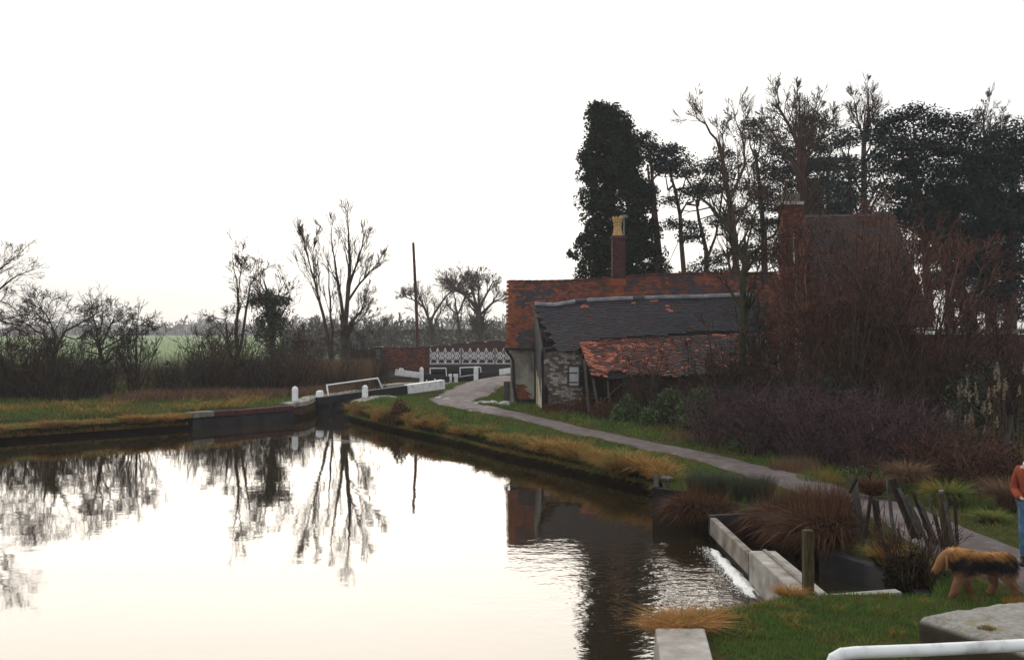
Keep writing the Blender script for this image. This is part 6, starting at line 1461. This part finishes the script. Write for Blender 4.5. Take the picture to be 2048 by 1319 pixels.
dv = [(.27, 0, .50), (.12, 0, .475), (-.05, 0, .44), (-.21, 0, .475), (-.31, 0, .54), (-.385, -.01, .53), (-.445, -.02, .47), (-.515, -.03, .385), (-.57, -.035, .32),      # 0-8 spine, neck, head, muzzle
      (.33, -.07, .40), (.30, -.085, .27), (.42, -.085, .17), (.41, -.085, .035), (.37, -.085, .02),      # 9-13 near hind
      (.31, .07, .40), (.20, .085, .28), (.25, .085, .16), (.18, .085, .035), (.14, .085, .02),     # 14-18 far hind
      (-.25, -.075, .36), (-.29, -.085, .22), (-.355, -.085, .05), (-.39, -.085, .02),      # 19-22 near fore
      (-.20, .075, .34), (-.13, .085, .22), (-.055, .085, .07), (-.085, .085, .03),      # 23-26 far fore
      (.35, 0, .53), (.42, .0, .50), (.455, 0, .40), (.45, 0, .29), (.475, 0, .24)]      # 27-31 tail
de = [(0, 1), (1, 2), (2, 3), (3, 4), (4, 5), (5, 6), (6, 7), (7, 8), (0, 9), (9, 10), (10, 11), (11, 12), (12, 13), (0, 14), (14, 15), (15, 16), (16, 17), (17, 18), (3, 19), (19, 20), (20, 21), (21, 22), (3, 23), (23, 24), (24, 25), (25, 26), (0, 27), (27, 28), (28, 29), (29, 30), (30, 31)]
dr = [(.105, .105), (.09, .09), (.095, .10), (.105, .115), .095, .075, .074, .042, .030, .085, .06, .036, .032, .028, .085, .06, .036, .032, .028, .07, .048, .034, .032, .07, .048, .034, .03, .03, .026, .022, .018, .012]
body = skin_mesh('body', dv, de, dr, M['coat'], dog, 2, 2)
q = np.random.RandomState(4); P, N = surface_samples(body.data, 20000, q); inleg = P[:, 2] < .3
D = N * .34 + A(.42, 0, -.62) + q.normal(size=P.shape) * .2; Lf = np.where(inleg, .035, .07) * q.uniform(.4, 1.4, len(P)) * np.where(P[:, 0] < -.40, .35, 1)
V, T = strands(P, D, Lf, .0035, q); V[:, 2] = np.maximum(V[:, 2], .003)
link('fur', mesh('fur', V, [T], M['coat']), dog)
for s in (-1, 1):
    e_ = [(-.42, s * .065 - .01, .53), (-.425, s * .085 - .015, .47), (-.43, s * .088 - .015, .41), (-.43, s * .08 - .015, .35)]
    ear = skin_mesh('ear', e_, [(0, 1), (1, 2), (2, 3)], [(.02, .03), (.014, .038), (.012, .036), (.008, .02)], M['coat'], dog, 1)
    v, qd = box((-.50, s * .034 - .028, .445), (.008, .006, .008)); link('eye', mesh('eye', v, [qd], M['nose']), dog)
nz = skin_mesh('nose', [(-.585, -.036, .315), (-.602, -.037, .303)], [(0, 1)], [.017, .012], M['nose'], dog, 1)

def flat_mat(name, cols, s=14, rough=.85, bs=.3): return mat_noise(name, cols, s, rough, bs, s * 3, .004, coord='obj')
M['jacket'] = flat_mat('rust_red_jacket_cloth', [(.16, .03, .018), (.27, .055, .03), (.33, .075, .04)], 9)
M['jeans'] = flat_mat('blue_denim', [(.035, .09, .16), (.07, .16, .26), (.12, .23, .34)], 12)
M['skin'] = flat_mat('light_skin', [(.48, .27, .19), (.56, .34, .25)], 20, .6, .05)
M['glove'] = flat_mat('grey_blue_wool', [(.08, .11, .15), (.15, .20, .26)], 30)
M['scarf'] = flat_mat('white_wool_scarf', [(.60, .60, .60), (.80, .80, .78)], 26)
M['hair'] = mat_island('auburn_hair', [(.10, .035, .016), (.20, .08, .035), (.28, .12, .05)], rough=.6)
M['boot'] = flat_mat('dark_rubber_boot', [(.012, .014, .012), (.03, .03, .028)], 8, .5)
M['lip'] = flat_mat('lip', [(.40, .14, .12), (.45, .18, .15)], 20, .5, 0)
px_, py_ = X(2066, 13.7), 13.7; pz_ = float(upland(px_, py_)) + .05
per = thing('person', 'person in a rust-red jacket, white scarf and blue jeans, cut by the right edge', 'person', (px_, py_, pz_))
RM = Matrix.Rotation(math.radians(-38), 4, 'Z')
bv = [(0, 0, .88), (0, .01, 1.05), (0, .0, 1.22), (0, .01, 1.34), (0, 0, 1.40), (0, -.01, 1.46), (0, -.01, 1.535), (0, -.005, 1.585),
      (.10, 0, .84), (.105, -.01, .47), (.11, .01, .09), (.115, -.11, .04), (-.10, 0, .84), (-.105, -.03, .47), (-.11, .02, .09), (-.115, -.09, .04),
      (.165, .01, 1.32), (.235, .02, 1.06), (.10, -.20, .935), (.05, -.255, .935), (-.165, .01, 1.32), (-.235, .02, 1.06), (-.10, -.20, .95), (-.05, -.255, .955)]
be = [(0, 1), (1, 2), (2, 3), (3, 4), (4, 5), (5, 6), (6, 7), (0, 8), (8, 9), (9, 10), (10, 11), (0, 12), (12, 13), (13, 14), (14, 15), (3, 16), (16, 17), (17, 18), (18, 19), (3, 20), (20, 21), (21, 22), (22, 23)]
br = [.13, .11, .11, .085, .05, .07, .09, .06, .085, .058, .042, .035, .085, .058, .042, .035, .062, .045, .024, .016, .062, .045, .024, .016]
skin_mesh('body', bv, be, br, M['skin'], per, 2, 0, RM)
jv = [(0, 0, .80), (0, .01, .98), (0, 0, 1.15), (0, .01, 1.28), (0, .01, 1.35), (.17, .01, 1.315), (.245, .025, 1.05), (.115, -.19, .94), (-.17, .01, 1.315), (-.245, .025, 1.05), (-.115, -.19, .955)]
skin_mesh('jacket', jv, [(0, 1), (1, 2), (2, 3), (3, 4), (3, 5), (5, 6), (6, 7), (3, 8), (8, 9), (9, 10)], [(.19, .16), (.175, .15), (.17, .145), (.14, .115), .055, .08, .068, .05, .085, .068, .05], M['jacket'], per, 2, 2, RM)
skin_mesh('jeans', [(0, 0, .90), (.10, 0, .82), (.105, -.01, .47), (.11, .01, .13), (-.10, 0, .82), (-.105, -.03, .47), (-.11, .02, .13)], [(0, 1), (1, 2), (2, 3), (0, 4), (4, 5), (5, 6)], [.145, .10, .076, .062, .10, .076, .062], M['jeans'], per, 2, 0, RM)
for s in (1, -1):
    skin_mesh('boot', [(s * .11, .02, .16), (s * .112, .02, .06), (s * .115, -.06, .045), (s * .118, -.15, .038)], [(0, 1), (1, 2), (2, 3)], [.058, .056, .05, .042], M['boot'], per, 2, 1, RM)
    w = A(s * .055, -.245, .94 + (.01 if s < 0 else 0)); hv = [w, w + A(-s * .035, -.04, -.005), w + A(-s * .065, -.065, -.012)]; he = [(0, 1), (1, 2)]; hr = [.028, (.036, .024), (.034, .020)]
    glove = skin_mesh('glove', hv, he, hr, M['glove'], per, 2, 1, RM)
    for k, (oz, ln) in enumerate(((.024, .055), (.009, .062), (-.006, .058), (-.021, .046))):
        a = hv[2] + A(0, 0, oz); f = [a, a + A(-s * ln * .45, -.010, -.006), a + A(-s * ln * .75, .012, -.014), a + A(-s * ln * .72, .032, -.018)]
        skin_mesh('finger', f, [(0, 1), (1, 2), (2, 3)], [.0105, .0100, .0092, .0078], M['glove'], glove, 1, 0, RM)
    th = [hv[1] + A(0, 0, .024), hv[1] + A(-s * .02, -.012, .045), hv[1] + A(-s * .045, -.016, .05)]
    skin_mesh('thumb', th, [(0, 1), (1, 2)], [.013, .0115, .009], M['glove'], glove, 1, 0, RM)
# scarf, face and hair
k = 16; sc = [(math.cos(2 * math.pi * i / k) * .088, math.sin(2 * math.pi * i / k) * .085 - .01, 1.41 + .012 * math.sin(3 * i)) for i in range(k)] 
skin_mesh('scarf', sc, [(i, (i + 1) % k) for i in range(k)] , [.042] * k, M['scarf'], per, 1, 0, RM)
skin_mesh('nose', [(0, -.088, 1.535), (0, -.108, 1.505), (0, -.10, 1.49)], [(0, 1), (1, 2)], [.010, .014, .012], M['skin'], per, 1, 0, RM)
skin_mesh('mouth', [(-.022, -.093, 1.462), (0, -.10, 1.463), (.022, -.093, 1.462)], [(0, 1), (1, 2)], [.005, .008, .005], M['lip'], per, 1, 0, RM)
for s in (1, -1):
    skin_mesh('eye', [(s * .031, -.086, 1.53), (s * .033, -.091, 1.53)], [(0, 1)], [.009, .008], M['boot'], per, 1, 0, RM)
    skin_mesh('ear', [(s * .085, 0, 1.535), (s * .092, .005, 1.51), (s * .086, 0, 1.49)], [(0, 1), (1, 2)], [.014, .016, .010], M['skin'], per, 1, 0, RM)
q = np.random.RandomState(9); n = 5200; d = q.normal(size=(n, 3)); d /= np.linalg.norm(d, axis=1, keepdims=True); d = d[(d[:, 1] > -.45) | (d[:, 2] > .45)]; P = A(0, .012, 1.55) + d * A(.098, .105, .105); P = P[P[:, 2] > 1.40]; d = (P - A(0, .012, 1.55))
V, T = strands(P, d * 3 + A(0, 0, -.5) + q.normal(size=P.shape) * .35, .05, .004, q)
hair = mesh('hair', V, [T], M['hair']); hair.transform(RM); link('hair', hair, per)
cap = bpy.data.meshes.new('hair_cap')
lead = thing('dog_lead', 'dark red strap lead hanging from the gloved hands of the person', 'lead', (px_, py_, pz_ + .5))
Rm = np.array(RM.to_3x3()); Lp = [(-.03, -.30, .93), (-.05, -.33, .84), (-.03, -.33, .70), (.02, -.33, .60), (.03, -.32, .68), (.0, -.30, .86)]
Lp = [Rm @ A(*p_) + A(px_, py_, pz_) for p_ in Lp]
rail('strap', Lp, .011, M['jacket'], lead)

# ------------------------------------------------------------------ haze
def haze(density):
    v, q = box((-100, 560, 24), (1500, 700, 26)); me = mesh('haze', v, [q], [])
    m = bpy.data.materials.new('haze_air'); m.use_nodes = True; t = m.node_tree; t.nodes.clear()
    o = t.nodes.new('ShaderNodeOutputMaterial'); p = t.nodes.new('ShaderNodeVolumePrincipled'); p.inputs['Density'].default_value = density
    p.inputs['Color'].default_value = (.97, .97, 1.0, 1); p.inputs['Anisotropy'].default_value = .15
    t.links.new(p.outputs[0], o.inputs['Volume']); me.materials.append(m)
    return link('haze', me, None, kind='stuff')
haze(.0006)
